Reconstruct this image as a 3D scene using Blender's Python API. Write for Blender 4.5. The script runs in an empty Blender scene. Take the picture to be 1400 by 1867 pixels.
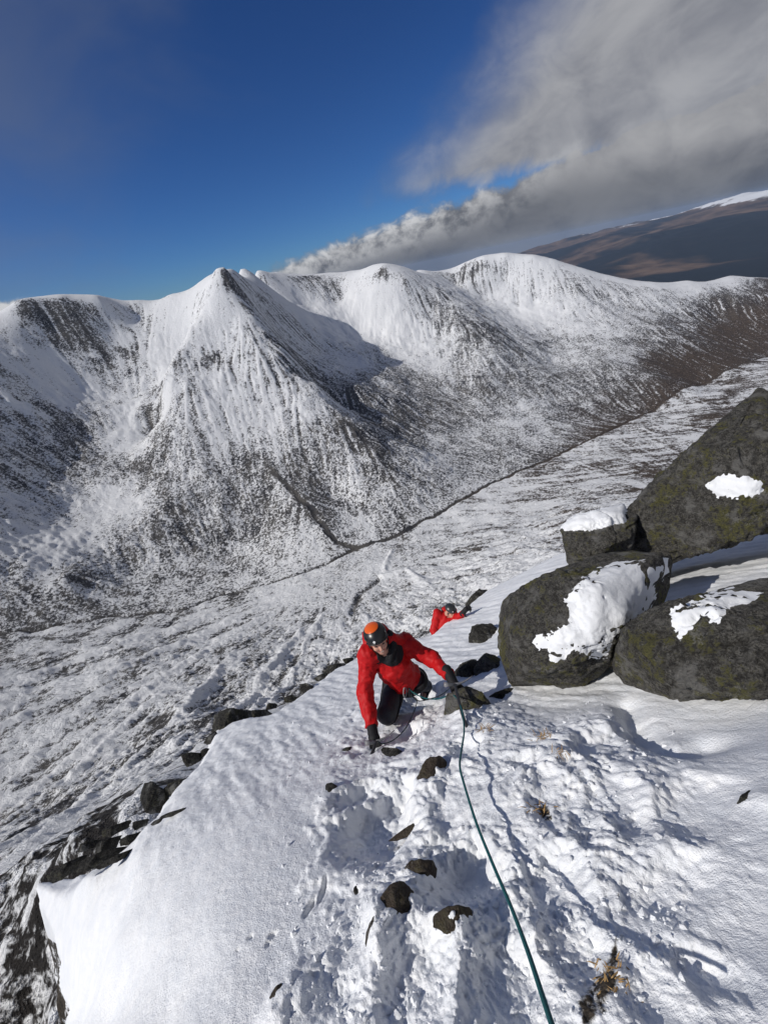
import bpy, math
import numpy as np
from mathutils import Matrix, Vector

# ------------------------------------------------------------------ camera, sky, sun, exposure
F = 740.0                      # focal length in photograph pixels (1400 x 1867), ultra-wide phone lens
ROLL, PITCH = math.radians(12.0), math.radians(30.0)
SUN_AZ, SUN_EL = math.radians(-107.0), math.radians(37.0)   # azimuth from +Y towards +X
EXPOSURE = 0.18

scene = bpy.context.scene
col = scene.collection
fw = np.array([0, math.cos(PITCH), -math.sin(PITCH)])
r0 = np.array([1.0, 0, 0]); u0 = np.cross(r0, fw)
CR = math.cos(ROLL) * r0 - math.sin(ROLL) * u0
CU = math.sin(ROLL) * r0 + math.cos(ROLL) * u0

cd = bpy.data.cameras.new('camera')
cd.sensor_fit = 'VERTICAL'; cd.sensor_height = 24.0; cd.lens = 24.0 * F / 1867.0
cd.clip_start = 0.05; cd.clip_end = 120000
cam = bpy.data.objects.new('camera', cd); col.objects.link(cam)
cam.matrix_world = Matrix(((CR[0], CU[0], -fw[0], 0), (CR[1], CU[1], -fw[1], 0), (CR[2], CU[2], -fw[2], 0), (0, 0, 0, 1)))
scene.camera = cam

scene.view_settings.view_transform = 'Standard'
scene.view_settings.look = 'None'
scene.view_settings.exposure = EXPOSURE
scene.view_settings.gamma = 1.0
scene.view_settings.use_curve_mapping = False
scene.cycles.use_denoising = True
scene.cycles.max_bounces = 6
scene.cycles.volume_bounces = 0

class NT:
    """tiny node-tree helper"""
    def __init__(s, tree): s.t = tree; s.n = tree.nodes; s.l = tree.links
    def node(s, kind, **kw):
        n = s.n.new(kind)
        for k, v in kw.items(): setattr(n, k, v)
        return n
    def put(s, sock, v):
        if isinstance(v, bpy.types.NodeSocket): s.l.new(v, sock)
        elif v is not None:
            if isinstance(v, (tuple, list)) and len(v) == 3 and sock.type == 'RGBA': v = (*v, 1)
            sock.default_value = v
    def math(s, op, a, b=None, c=None, clamp=False):
        n = s.node('ShaderNodeMath', operation=op, use_clamp=clamp)
        for i, v in enumerate((a, b, c)):
            if v is not None: s.put(n.inputs[i], v)
        return n.outputs[0]
    def sstep(s, v, a, b, lo=0.0, hi=1.0):
        n = s.node('ShaderNodeMapRange', interpolation_type='SMOOTHSTEP')
        s.put(n.inputs['Value'], v)
        if a > b: a, b, lo, hi = b, a, hi, lo
        n.inputs['From Min'].default_value = a; n.inputs['From Max'].default_value = b
        n.inputs['To Min'].default_value = lo; n.inputs['To Max'].default_value = hi
        return n.outputs[0]
    def mix(s, f, a, b, blend='MIX'):
        n = s.node('ShaderNodeMix', data_type='RGBA', blend_type=blend)
        s.put(n.inputs[0], f); s.put(n.inputs[6], a); s.put(n.inputs[7], b)
        return n.outputs[2]
    def noise(s, vec, scale, detail=4, rough=0.55, dist=0.0, out='Fac'):
        n = s.node('ShaderNodeTexNoise')
        if vec is not None: s.put(n.inputs['Vector'], vec)
        n.inputs['Scale'].default_value = scale; n.inputs['Detail'].default_value = detail
        n.inputs['Roughness'].default_value = rough; n.inputs['Distortion'].default_value = dist
        return n.outputs[out]
    def mapping(s, vec, scale=(1, 1, 1), loc=(0, 0, 0), rot=(0, 0, 0)):
        n = s.node('ShaderNodeMapping'); s.put(n.inputs['Vector'], vec)
        n.inputs['Scale'].default_value = scale; n.inputs['Location'].default_value = loc; n.inputs['Rotation'].default_value = rot
        return n.outputs[0]
    def attr(s, name, out='Fac'):
        n = s.node('ShaderNodeAttribute', attribute_name=name); return n.outputs[out]
    def bump(s, h, strength=0.5, dist=1.0, normal=None):
        n = s.node('ShaderNodeBump'); s.put(n.inputs['Height'], h)
        n.inputs['Strength'].default_value = strength; n.inputs['Distance'].default_value = dist
        if normal is not None: s.put(n.inputs['Normal'], normal)
        return n.outputs[0]

world = bpy.data.worlds.new('World'); scene.world = world; world.use_nodes = True
w = NT(world.node_tree); w.n.clear()
tc = w.node('ShaderNodeTexCoord').outputs['Generated']
sep = w.node('ShaderNodeSeparateXYZ'); w.put(sep.inputs[0], tc)
DX, DY, DZ = sep.outputs
sky = w.node('ShaderNodeTexSky', sky_type='NISHITA', sun_disc=False)
sky.sun_elevation = SUN_EL; sky.sun_rotation = SUN_AZ
sky.altitude = 1200; sky.air_density = 1.0; sky.dust_density = 0.1; sky.ozone_density = 4.0
AZ = w.math('MULTIPLY', w.math('ARCTAN2', DX, DY), 57.29578)
EL = w.math('MULTIPLY', w.math('ARCSINE', DZ), 57.29578)
stretch = w.mapping(tc, (1, 1, 1.9))
nbig = w.math('SUBTRACT', w.noise(stretch, 3.5, 6, 0.55, 0.4), 0.5)
nmid = w.math('SUBTRACT', w.noise(w.mapping(tc, (1, 1, 1.5), (3.1, 1.7, 0.4)), 10.5, 8, 0.57, 0.5), 0.5)
nfin = w.math('SUBTRACT', w.noise(w.mapping(tc, (1, 1, 1.3), (7.1, 2.7, 5.4)), 30.0, 7, 0.6, 0.2), 0.5)
# high grey sheet over the right half of the sky
fA = w.math('SUBTRACT', AZ, w.math('MULTIPLY_ADD', EL, 1.45, -2.6))
fA = w.math('MULTIPLY_ADD', nbig, 12.0, fA)
fA = w.math('MULTIPLY_ADD', nmid, 6.0, fA)
covA = w.math('POWER', w.sstep(fA, -5.0, 12.0), 0.8)
lowA = w.math('MULTIPLY_ADD', AZ, 0.06, w.math('MULTIPLY_ADD', nmid, 4.0, EL))
covA = w.math('MULTIPLY', covA, w.sstep(lowA, 6.3, 8.6))
covA = w.math('MULTIPLY', covA, w.sstep(AZ, 172, 110))
covA = w.math('MULTIPLY', covA, 0.96)
# thin grey veil in the upper left
fV = w.math('MULTIPLY_ADD', nbig, 34.0, w.math('MULTIPLY_ADD', AZ, -0.8, w.math('MULTIPLY', EL, 0.4)))
covV = w.math('MULTIPLY', w.sstep(fV, 12.0, 40.0), 0.45)
# cumulus bank along the horizon
topB = w.math('MULTIPLY_ADD', AZ, 0.125, 3.7)
topB = w.math('MINIMUM', topB, 9.0)
topB = w.math('MULTIPLY_ADD', nmid, 4.8, topB)
topB = w.math('MULTIPLY_ADD', nfin, 1.0, topB)
dB = w.math('SUBTRACT', topB, EL)
covB = w.math('MULTIPLY', w.sstep(dB, -0.35, 1.0), w.sstep(w.math('MULTIPLY_ADD', nmid, 10, AZ), -12.0, -6.5))
covB = w.math('MULTIPLY', covB, w.sstep(AZ, 172, 110))
dC = w.math('SUBTRACT', w.math('MULTIPLY_ADD', nmid, 2.5, 4.3), EL)
covC = w.math('MULTIPLY', w.sstep(dC, 0.0, 0.5), w.math('MULTIPLY', w.sstep(AZ, -30.5, -33.0), w.sstep(AZ, -120, -80)))
covB = w.math('MAXIMUM', covB, covC)
litB = w.math('MULTIPLY', w.math('MULTIPLY', w.sstep(dB, 4.6, 0.3), w.sstep(w.math('ADD', nmid, nfin), -0.2, 0.25)), w.sstep(w.math('MULTIPLY_ADD', nbig, 20, AZ), 33, 14))
dBo = w.math('MAXIMUM', litB, w.math('MULTIPLY', covC, 0.9))
colA = w.mix(w.sstep(w.math('ADD', w.math('MULTIPLY', nmid, 1.0), w.math('MULTIPLY', nbig, 1.2)), -0.35, 0.35), (0.17, 0.177, 0.20), (0.34, 0.342, 0.355))
darkB = w.mix(w.sstep(w.math('ADD', nmid, nbig), -0.3, 0.3), (0.070, 0.079, 0.10), (0.16, 0.168, 0.187))
darkB = w.mix(w.sstep(w.math('MULTIPLY_ADD', AZ, 0.12, EL), 6.0, 10.5), darkB, colA)
colB = w.mix(dBo, darkB, (0.58, 0.585, 0.60))
cc = w.mix(covB, w.mix(w.sstep(covA, 0.0, 0.5), (0.13, 0.15, 0.19), colA), colB)
cov = w.math('MAXIMUM', w.math('MAXIMUM', covA, covV), covB)
cov = w.math('MULTIPLY', cov, w.sstep(DZ, -0.2, -0.05))
gam = w.node('ShaderNodeGamma'); gam.inputs[1].default_value = 1.3
w.put(gam.inputs[0], w.mix(1.0, sky.outputs[0], (0.215, 0.30, 0.40), 'MULTIPLY'))
bg1 = w.node('ShaderNodeBackground'); w.put(bg1.inputs[0], gam.outputs[0]); bg1.inputs[1].default_value = 0.115
bg2 = w.node('ShaderNodeBackground'); w.put(bg2.inputs[0], cc); bg2.inputs[1].default_value = 1.0
mx = w.node('ShaderNodeMixShader'); w.put(mx.inputs[0], cov); w.put(mx.inputs[1], bg1.outputs[0]); w.put(mx.inputs[2], bg2.outputs[0])
wo = w.node('ShaderNodeOutputWorld'); w.put(wo.inputs[0], mx.outputs[0])

sd = bpy.data.lights.new('sun', 'SUN'); sd.energy = 3.1; sd.angle = math.radians(0.53); sd.color = (1.0, 0.955, 0.89)
sun = bpy.data.objects.new('sun', sd); col.objects.link(sun)
sdir = Vector((math.cos(SUN_EL) * math.sin(SUN_AZ), math.cos(SUN_EL) * math.cos(SUN_AZ), math.sin(SUN_EL)))
sun.rotation_euler = sdir.to_track_quat('Z', 'Y').to_euler()

# ------------------------------------------------------------------ helpers
def ray(u, v):
    d = fw + CR * ((u - 700) / F) - CU * ((v - 933.5) / F)
    return d / np.linalg.norm(d)
def J(u, v, depth):
    """point seen at a photograph pixel, at a depth along the lens axis"""
    d = ray(u, v); return d * (depth / (d @ fw))
def to_pix(P):
    P = np.asarray(P, float); z = P @ fw
    return 700 + F * (P @ CR) / z, 933.5 - F * (P @ CU) / z
def sm(x, a, b):
    t = np.clip((x - a) / (b - a), 0, 1); return t * t * (3 - 2 * t)

_rng = np.random.default_rng(7)
_ang = _rng.uniform(0, 2 * np.pi, (256, 256)); _gx, _gy = np.cos(_ang), np.sin(_ang)
_val = _rng.normal(size=(256, 256))
def perlin(x, y):
    xi = np.floor(x).astype(np.int64); yi = np.floor(y).astype(np.int64)
    fx, fy = x - xi, y - yi
    u = fx * fx * fx * (fx * (fx * 6 - 15) + 10); v = fy * fy * fy * (fy * (fy * 6 - 15) + 10)
    x0, x1, y0, y1 = xi & 255, (xi + 1) & 255, yi & 255, (yi + 1) & 255
    a = _gx[x0, y0] * fx + _gy[x0, y0] * fy; b = _gx[x1, y0] * (fx - 1) + _gy[x1, y0] * fy
    c = _gx[x0, y1] * fx + _gy[x0, y1] * (fy - 1); d = _gx[x1, y1] * (fx - 1) + _gy[x1, y1] * (fy - 1)
    return ((a + (b - a) * u) * (1 - v) + (c + (d - c) * u) * v) * 1.5
def fbm(x, y, wl, octs=4, gain=0.5, ridged=False, seed=0.0):
    out = 0; amp = 1.0; f = 1.0 / wl; tot = 0
    ca, sa = math.cos(0.6), math.sin(0.6)
    for o in range(octs):
        n = perlin(x * f + 17.3 * o + seed, y * f - 9.1 * o + seed * 1.7)
        if ridged: n = 1 - 2 * np.abs(n)
        out = out + amp * n; tot += amp; amp *= gain; f *= 2.03
        x, y = ca * x - sa * y, sa * x + ca * y
    return out / tot
def rbf(P, V, c):
    """smooth surface through scattered points (multiquadric + plane)"""
    P = np.asarray(P, float); V = np.asarray(V, float); n = len(P)
    A = -np.sqrt(((P[:, None] - P[None]) ** 2).sum(-1) + c * c)
    T = np.hstack([np.ones((n, 1)), P])
    M = np.vstack([np.hstack([A, T]), np.hstack([T.T, np.zeros((3, 3))])])
    s = np.linalg.lstsq(M, np.concatenate([V, np.zeros(3)]), rcond=None)[0]
    def f(x, y):
        o = s[n] + s[n + 1] * x + s[n + 2] * y
        for i in range(n):
            o = o - s[i] * np.sqrt((x - P[i, 0]) ** 2 + (y - P[i, 1]) ** 2 + c * c)
        return o
    return f
def polydist(x, y, pts):
    """distance to an open polyline, and the parameter along it"""
    best = np.full(x.shape, 1e9); par = np.zeros(x.shape)
    for i in range(len(pts) - 1):
        ax, ay = pts[i]; bx, by = pts[i + 1]; ex, ey = bx - ax, by - ay
        t = np.clip(((x - ax) * ex + (y - ay) * ey) / (ex * ex + ey * ey), 0, 1)
        d = np.hypot(x - ax - t * ex, y - ay - t * ey); m = d < best
        best = np.where(m, d, best); par = np.where(m, i + t, par)
    return best, par
def polysd(x, y, pts):
    """signed distance to a closed polygon, positive inside"""
    pts = list(pts); d, _ = polydist(x, y, pts + [pts[0]])
    ins = np.zeros(x.shape, bool)
    for i in range(len(pts)):
        ax, ay = pts[i]; bx, by = pts[(i + 1) % len(pts)]
        c = (ay > y) != (by > y)
        ins ^= c & (x < (bx - ax) * (y - ay) / ((by - ay) if by != ay else 1e-9) + ax)
    return np.where(ins, d, -d)

def worley(x, y, cell, seed=0.0):
    """cell noise: distance to the nearest scattered point, and that point's random value"""
    px, py = x / cell + seed, y / cell - seed; xi, yi = np.floor(px).astype(int), np.floor(py).astype(int)
    best = np.full(x.shape, 9.0); val = np.zeros(x.shape); sec = np.full(x.shape, 9.0)
    for dx in (-1, 0, 1):
        for dy in (-1, 0, 1):
            a, c = (xi + dx) & 255, (yi + dy) & 255
            qx, qy = xi + dx + 0.5 + 0.45 * _gx[a, c], yi + dy + 0.5 + 0.45 * _gy[a, c]
            d = np.hypot(px - qx, py - qy); m = d < best
            sec = np.where(m, best, np.minimum(sec, d)); val = np.where(m, _val[a, c], val); best = np.where(m, d, best)
    return best, sec - best, val
def mesh_np(name, verts, quads, mat=None, smooth=True, attrs=None):
    verts = np.asarray(verts, np.float32); quads = np.asarray(quads, np.int32)
    me = bpy.data.meshes.new(name); k = quads.shape[1]
    me.vertices.add(len(verts)); me.vertices.foreach_set('co', verts.ravel())
    me.loops.add(quads.size); me.loops.foreach_set('vertex_index', quads.ravel())
    me.polygons.add(len(quads))
    me.polygons.foreach_set('loop_start', np.arange(len(quads), dtype=np.int32) * k)
    me.update(calc_edges=True)
    me.polygons.foreach_set('use_smooth', np.full(len(quads), smooth))
    for a, v in (attrs or {}).items():
        at = me.attributes.new(a, 'FLOAT', 'POINT'); at.data.foreach_set('value', np.asarray(v, np.float32).ravel())
    if mat: me.materials.append(mat)
    return me
def link(name, me, parent=None, label=None, cat=None, group=None, kind=None):
    o = bpy.data.objects.new(name, me); col.objects.link(o)
    if parent: o.parent = parent
    tag(o, label, cat, group, kind); return o
def tag(o, label=None, cat=None, group=None, kind=None):
    for k, v in (('label', label), ('category', cat), ('group', group), ('kind', kind)):
        if v: o[k] = v
    return o
def grid_quads(nr, nc):
    i = np.arange(nr * nc).reshape(nr, nc)
    return np.stack([i[:-1, :-1], i[:-1, 1:], i[1:, 1:], i[1:, :-1]], -1).reshape(-1, 4)[:, ::-1]

def material(name):
    m = bpy.data.materials.new(name); m.use_nodes = True
    t = NT(m.node_tree); t.n.clear()
    b = t.node('ShaderNodeBsdfPrincipled'); o = t.node('ShaderNodeOutputMaterial')
    t.put(o.inputs[0], b.outputs[0]); return m, t, b
def plain(name, colr, rough=0.6, spec=0.5, noise=0.12, scale=40, bump=0.0, bscale=60):
    m, t, b = material(name)
    pos = t.node('ShaderNodeTexCoord').outputs['Object']
    n = t.noise(pos, scale, 5, 0.6)
    lo = tuple(c * (1 - noise) for c in colr); hi = tuple(min(1, c * (1 + noise)) for c in colr)
    t.put(b.inputs['Base Color'], t.mix(n, lo, hi))
    b.inputs['Roughness'].default_value = rough; b.inputs['Specular IOR Level'].default_value = spec
    if bump: t.put(b.inputs['Normal'], t.bump(t.noise(pos, bscale, 4, 0.6), bump, 0.01))
    return m
# ------------------------------------------------------------------ the massif across the glen and the glen floor
def C(u, v, R=None, z=None):
    d = ray(u, v); k = R / math.hypot(d[0], d[1]) if R else z / d[2]
    return d * k
def AZR(az, R, z):
    a = math.radians(az); return np.array([R * math.sin(a), R * math.cos(a), z])

sky_pts = [(-120, 590, 1450), (0, 578, 1480), (45, 550, 1480), (110, 547, 1480), (180, 548, 1480), (250, 549, 1520), (310, 538, 1480), (360, 523, 1400),
           (385, 507, 1345), (408, 490, 1300), (424, 493, 1420), (440, 494, 1600), (470, 495, 1780), (500, 497, 1850), (530, 499, 1900), (560, 500, 1940), (600, 497, 1950), (640, 494, 1930), (675, 486, 1820), (700, 483, 1780), (716, 485, 1790), (735, 491, 1950), (760, 494, 2100), (800, 494, 2150),
           (850, 479, 2120), (880, 470, 2100), (920, 466, 2100), (970, 468, 2100), (1010, 475, 2110), (1060, 490, 2120), (1120, 506, 2130), (1190, 517, 2140), (1250, 512, 2250), (1330, 503, 2400), (1400, 506, 2480), (1500, 520, 2550)]
stream_pix = [(1560, 575, -462), (1400, 650, -455), (1280, 702, -450), (1190, 748, -446), (1100, 790, -440), (1000, 838, -435), (900, 880, -430), (800, 938, -425), (720, 978, -422), (650, 1000, -420),
              (590, 1030, -418), (500, 1062, -415), (400, 1085, -410), (340, 1110, -402), (200, 1125, -385), (60, 1150, -360), (-150, 1180, -330)]
trib_pix = [(650, 1000, 0), (612, 990, 640), (590, 965, 672), (572, 930, 722), (545, 905, 765), (500, 860, 842), (440, 815, 925)]
ctrl = [C(u, v, R=R) for u, v, R in sky_pts]
stream = [C(u, v, z=z) for u, v, z in stream_pix]; trib = [stream[9]] + [C(u, v, R=R) for u, v, R in trib_pix[1:]]
ctrl += stream + trib[1:]
for u, v, R in [  # pyramid arete
        (440, 535, 1270), (470, 575, 1215), (505, 620, 1150), (530, 650, 1105), (580, 712, 1010), (640, 778, 905), (690, 835, 820), (730, 890, 745),
        # pyramid left edge and face
        (372, 560, 1275), (352, 600, 1235), (325, 650, 1190), (300, 705, 1130), (300, 770, 1060), (420, 600, 1190), (440, 700, 1060), (380, 660, 1145), (500, 760, 960), (420, 850, 900), (560, 830, 860), (350, 830, 950), (300, 930, 860), (480, 930, 790), (420, 1010, 735), (600, 900, 780),
        # gully and the ground left of it
        (335, 570, 1385), (300, 620, 1370), (285, 680, 1290), (280, 740, 1190), (270, 800, 1100), (250, 880, 980), (220, 950, 900),
        # left headwall
        (100, 600, 1440), (200, 600, 1440), (30, 606, 1425), (250, 585, 1470), (130, 700, 1330), (210, 690, 1330), (40, 690, 1320), (60, 780, 1200), (150, 800, 1165), (190, 830, 1110), (90, 860, 1090), (20, 850, 1100), (120, 950, 960), (20, 960, 950), (-100, 700, 1280), (-100, 900, 1040), (0, 1060, 850), (120, 1060, 800), (230, 1040, 800), (-150, 1060, 880),
        # first coire
        (500, 545, 1690), (560, 560, 1720), (620, 545, 1780), (600, 600, 1580), (660, 600, 1640), (680, 540, 1700), (650, 650, 1400), (590, 640, 1400), (720, 640, 1500), (700, 690, 1270), (640, 710, 1120), (740, 700, 1290), (760, 760, 1100), (800, 820, 950), (720, 800, 960),
        # second spur
        (740, 515, 1700), (790, 540, 1700), (830, 562, 1650), (870, 590, 1570), (900, 625, 1480), (925, 680, 1350), (900, 760, 1130), (850, 680, 1330), (800, 620, 1520), (780, 570, 1640), (920, 820, 960),
        # second coire and dome
        (830, 520, 2030), (880, 545, 1960), (930, 575, 1860), (980, 610, 1720), (1000, 660, 1530), (920, 510, 2040), (980, 540, 1960), (1050, 560, 1890), (1020, 740, 1240), (1100, 660, 1500), (1130, 560, 1950), (1200, 600, 1800), (1300, 580, 2050), (1200, 690, 1420)]:
    ctrl.append(C(u, v, R=R))
for u, v, R in [(352, 600, 1235), (325, 650, 1190), (300, 705, 1130), (300, 770, 1060)]:      # trough behind the pyramid's left edge
    p = C(u, v, R=R); a = math.degrees(math.atan2(p[0], p[1])); ctrl.append(AZR(a - 0.4, R + 75, p[2] - 26))
for u, v, R in [(440, 535, 1270), (470, 575, 1215), (505, 620, 1150), (530, 650, 1105), (580, 712, 1010)]:      # steep east side of the arete
    p = C(u, v, R=R); a = math.degrees(math.atan2(p[0], p[1])); ctrl.append(AZR(a + 2.4, R + 60, p[2] - 84))
for u, v, z in [  # near side of the glen: fans and moraine below this ridge
        (1480, 680, -430), (1300, 760, -435), (1150, 850, -420), (1000, 940, -405), (900, 985, -400), (850, 1050, -385), (760, 1050, -402), (700, 1100, -392), (680, 1030, -414), (600, 1100, -398), (560, 1160, -382), (500, 1250, -340), (420, 1180, -372), (300, 1220, -358), (300, 1300, -330), (150, 1250, -345), (100, 1400, -315), (0, 1300, -330), (0, 1500, -300), (-150, 1300, -315), (400, 1110, -408), (700, 1200, -340), (1000, 1010, -350), (1100, 930, -370), (200, 1460, -255)]:
    ctrl.append(C(u, v, z=z))
for u, v, R in sky_pts:       # ground falling away behind the skyline
    p = C(u, v, R=R); a = math.degrees(math.atan2(p[0], p[1])); ctrl.append(AZR(a, R + 320, p[2] - 130)); ctrl.append(AZR(a, R + 900, p[2] - 330))
for az, R, z in [(-52, 1400, 60), (-62, 1350, 10), (-72, 1250, -60), (-82, 1100, -110), (-95, 900, -150), (-110, 700, -150), (-65, 800, -280), (-80, 560, -250), (-60, 2200, -200), (-85, 1700, -150), (-110, 1300, -100),
                 (-95, 300, -150), (-110, 200, -110), (-63, 38, -41), (-70, 32, -41), (-76, 34, -47), (-66, 55, -52), (-56, 52, -52), (-90, 40, -40), (-110, 40, -30), (-50, 110, -120), (-30, 70, -88), (-30, 150, -180), (-10, 60, -84), (-10, 150, -200), (10, 60, -80), (10, 170, -205), (30, 60, -62), (30, 200, -190),
                 (50, 60, -48), (50, 250, -170), (70, 60, -38), (70, 300, -170), (70, 900, -380), (70, 2000, -480), (90, 300, -120), (110, 60, -20), (110, 600, -250), (110, 2000, -450), (60, 600, -320), (0, 25, -46), (-40, 25, -42), (40, 25, -32), (-60, 180, -170), (-75, 150, -120)]:
    ctrl.append(AZR(az, R, z))
ctrl = np.array(ctrl)
height0 = rbf(ctrl[:, :2], ctrl[:, 2], 12.0)

NC = 1000
azs = np.concatenate([np.linspace(-112, -62, 90, endpoint=False), np.linspace(-62, 60, NC - 150, endpoint=False), np.linspace(60, 112, 60)])
Rs = np.concatenate([np.geomspace(20, 220, 120, endpoint=False), np.geomspace(220, 2300, 590, endpoint=False), np.geomspace(2300, 4200, 30)])
AZg, Rg = np.meshgrid(np.radians(azs), Rs)
X, Y = Rg * np.sin(AZg), Rg * np.cos(AZg)
Z0 = height0(X, Y)
def pgrad(Z):
    zr = np.gradient(Z, axis=0) / np.gradient(Rs)[:, None]
    za = np.gradient(Z, axis=1) / np.gradient(np.radians(azs))[None] / Rg
    return zr * np.sin(AZg) + za * np.cos(AZg), zr * np.cos(AZg) - za * np.sin(AZg)
crest = np.zeros_like(Z0)
dsky, _ = polydist(X, Y, [C(u, v, R=R)[:2] for u, v, R in sky_pts])
keep = 0.22 + 0.78 * sm(dsky, 20, 240)                    # quiet relief near the skyline
dst, _ = polydist(X, Y, [p[:2] for p in stream]); dtr, _ = polydist(X, Y, [p[:2] for p in trib])
floor = 1 - sm(np.minimum(dst, dtr), 20, 140)
far = sm(Rg, 25, 300)
gx, gy = pgrad(Z0); slope0 = np.hypot(gx, gy)
Z1 = Z0 + keep * far * (1 - 0.8 * floor) * (13 * fbm(X, Y, 230, 5, 0.52, True, 3.3) + 9 * fbm(X, Y, 90, 4, 0.55, False, 8.1)) * sm(slope0, 0.12, 0.6)
nearside = ((X * 0 + 1) * (Rg < np.interp(np.degrees(AZg), [math.degrees(math.atan2(p[0], p[1])) for p in stream[::-1]], [math.hypot(p[0], p[1]) for p in stream[::-1]])))
nearside = nearside * sm(Rg, 80, 200)
gx, gy = pgrad(Z1); sl = np.hypot(gx, gy) + 1e-6
gX, gY = gx / sl, gy / sl
# streaks that follow the fall line: noise carried down the slope
cum_az = np.arange(len(azs)); cum_R = np.arange(len(Rs))
def sample(A, x, y):
    ia = np.interp(np.degrees(np.arctan2(x, y)), azs, cum_az); ir = np.interp(np.hypot(x, y), Rs, cum_R)
    return A[np.rint(ir).astype(int), np.rint(ia).astype(int)]
def lic(cell, step, n, seed):
    acc = np.zeros_like(X); wt = 0
    for sgn in (1, -1):
        x, y = X.copy(), Y.copy()
        for k in range(n):
            wk = 1 - k / n
            acc += wk * perlin(x / cell + seed, y / cell - seed); wt += wk
            dx, dy = sample(gX, x, y), sample(gY, x, y)
            x = x - sgn * step * dx; y = y - sgn * step * dy
    a = acc / wt; return a / a.std()
S1 = lic(26.0, 13.0, 12, 11.3)
S2 = lic(9.0, 6.0, 10, 41.7)
steep = sm(sl, 0.3, 0.85)
th = np.arctan2(Y - 575, X + 87); rf = np.hypot(X + 87, Y - 575)      # avalanche fans spread from the glen's narrows
fz = sm(rf, 50, 230)
FANS = fz * fbm(th * 90 + 2 * fbm(X, Y, 120, 2, 0.5, False, 3.5), rf / 5.0, 9.0, 4, 0.55, False, 2.0)
FANT = fz * fbm(th * 260, rf / 4.0, 9.0, 3, 0.6, False, 5.0)
_a, _b = C(1060, 881, z=-420), C(1180, 873, z=-418); _d = (_b - _a)[:2] / np.linalg.norm((_b - _a)[:2])
al, ac = X * _d[0] + Y * _d[1], -X * _d[1] + Y * _d[0]                    # long drifts on the near side of the stream
DRF = fbm(al / 9.0 + 1.5 * fbm(X, Y, 90, 2, 0.5, False, 1.5), ac, 13.0, 4, 0.55, False, 6.0)
near_fan = nearside * (1 - sm(np.degrees(AZg), 15, 28))
Z = Z1 + far * (1 - 0.6 * floor) * (keep * steep * (0.65 * S1 + 0.8 * S2) + near_fan * (4.5 * FANS + 1.3 * FANT))
tpu, tpv = to_pix(np.stack([X, Y, Z1], -1).reshape(-1, 3)); ok_ = (nearside.ravel() > 0.5) & (Y.ravel() > 0)
def on_terrain(u, v):
    i = np.argmin(np.where(ok_, (tpu - u) ** 2 + (tpv - v) ** 2, 1e12)); return X.ravel()[i], Y.ravel()[i]
mor = np.zeros_like(Z)                                    # old moraine crests and drift lines on the near side
for ln, wd_, am in [([(430, 1300), (500, 1212), (552, 1148)], 6, 1.0), ([(465, 1300), (560, 1172), (592, 1120)], 5, 0.8), ([(140, 1410), (220, 1330), (295, 1268)], 7, 1.0), ([(-20, 1338), (200, 1232), (400, 1142), (560, 1062)], 8, 0.8), ([(-20, 1255), (250, 1166), (372, 1128)], 8, 0.9), ([(-20, 1428), (180, 1322), (330, 1216), (470, 1130)], 7, 0.7), ([(230, 1410), (330, 1302), (405, 1222)], 6, 0.9), ([(-20, 1500), (100, 1420), (180, 1350)], 7, 0.8), ([(60, 1545), (170, 1440)], 6, 0.8), ([(640, 1120), (655, 1085), (690, 1055)], 5, -1.0), ([(700, 1050), (740, 1040), (775, 1065)], 6, 1.0), ([(700, 1040), (715, 1005)], 4, 1.0)]:
    d_, _ = polydist(X + 7 * fbm(X, Y, 40, 3, 0.6, False, 2.6), Y + 7 * fbm(X, Y, 40, 3, 0.6, False, 7.6), [on_terrain(*q) for q in ln])
    mor += am * np.exp(-(d_ / wd_) ** 2)
mor *= nearside
Z += 4.0 * mor
rough = fbm(X, Y, 26, 4, 0.6, False, 5.5)
rock_r = fbm(X, Y, 60, 5, 0.6, True, 1.9)
Z += (keep ** 0.5) * far * (0.35 + 0.65 * sm(sl, 0.15, 0.7)) * (3.6 * rough + 3.0 * rock_r + 1.9 * fbm(X, Y, 10, 3, 0.6, True, 3.9))
crag = np.exp(-((np.degrees(AZg) + 72) / 22) ** 2) * (1 - sm(Rg, 70, 140))
Z += crag * (4.5 * fbm(X, Y, 16, 5, 0.55, True, 2.2) + 1.2 * fbm(X, Y, 4, 3, 0.5, False, 6.2))
# hummocky drumlins on the glen floor
hum = fbm(X, Y, 55, 3, 0.5, False, 12.0)
Z += nearside * floor * 4.0 * hum + nearside * (1 - floor) * (0.8 * fbm(X, Y, 38, 3, 0.5, True, 4.4) + 3.0 * fbm(X, Y, 110, 2, 0.5, False, 4.9))
wig = 5 * fbm(X, Y, 60, 3, 0.5, False, 9.7)
tw = 9 * fbm(X, Y, 70, 4, 0.6, False, 3.1)
dtw, tpar = polydist(X + tw, Y + 1.3 * tw[::-1].mean() + 14 * fbm(X, Y, 90, 3, 0.6, False, 8.8), [p[:2] for p in trib])
dsw, _ = polydist(X + 6 * fbm(X, Y, 45, 3, 0.6, False, 1.8), Y + 6 * fbm(X, Y, 50, 3, 0.6, False, 6.8), [p[:2] for p in stream])
st_line = (1 - sm(dsw, 1.2, 4.5)); tr_line = (1 - sm(dtw, 1.0, 7.0)) * (1 - sm(tpar, 3.5, 6.0)) * sm(rough, -0.45, 0.1)
Z -= 3.0 * np.maximum(st_line, tr_line)
gx, gy = pgrad(Z); slope = np.hypot(gx, gy)
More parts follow.
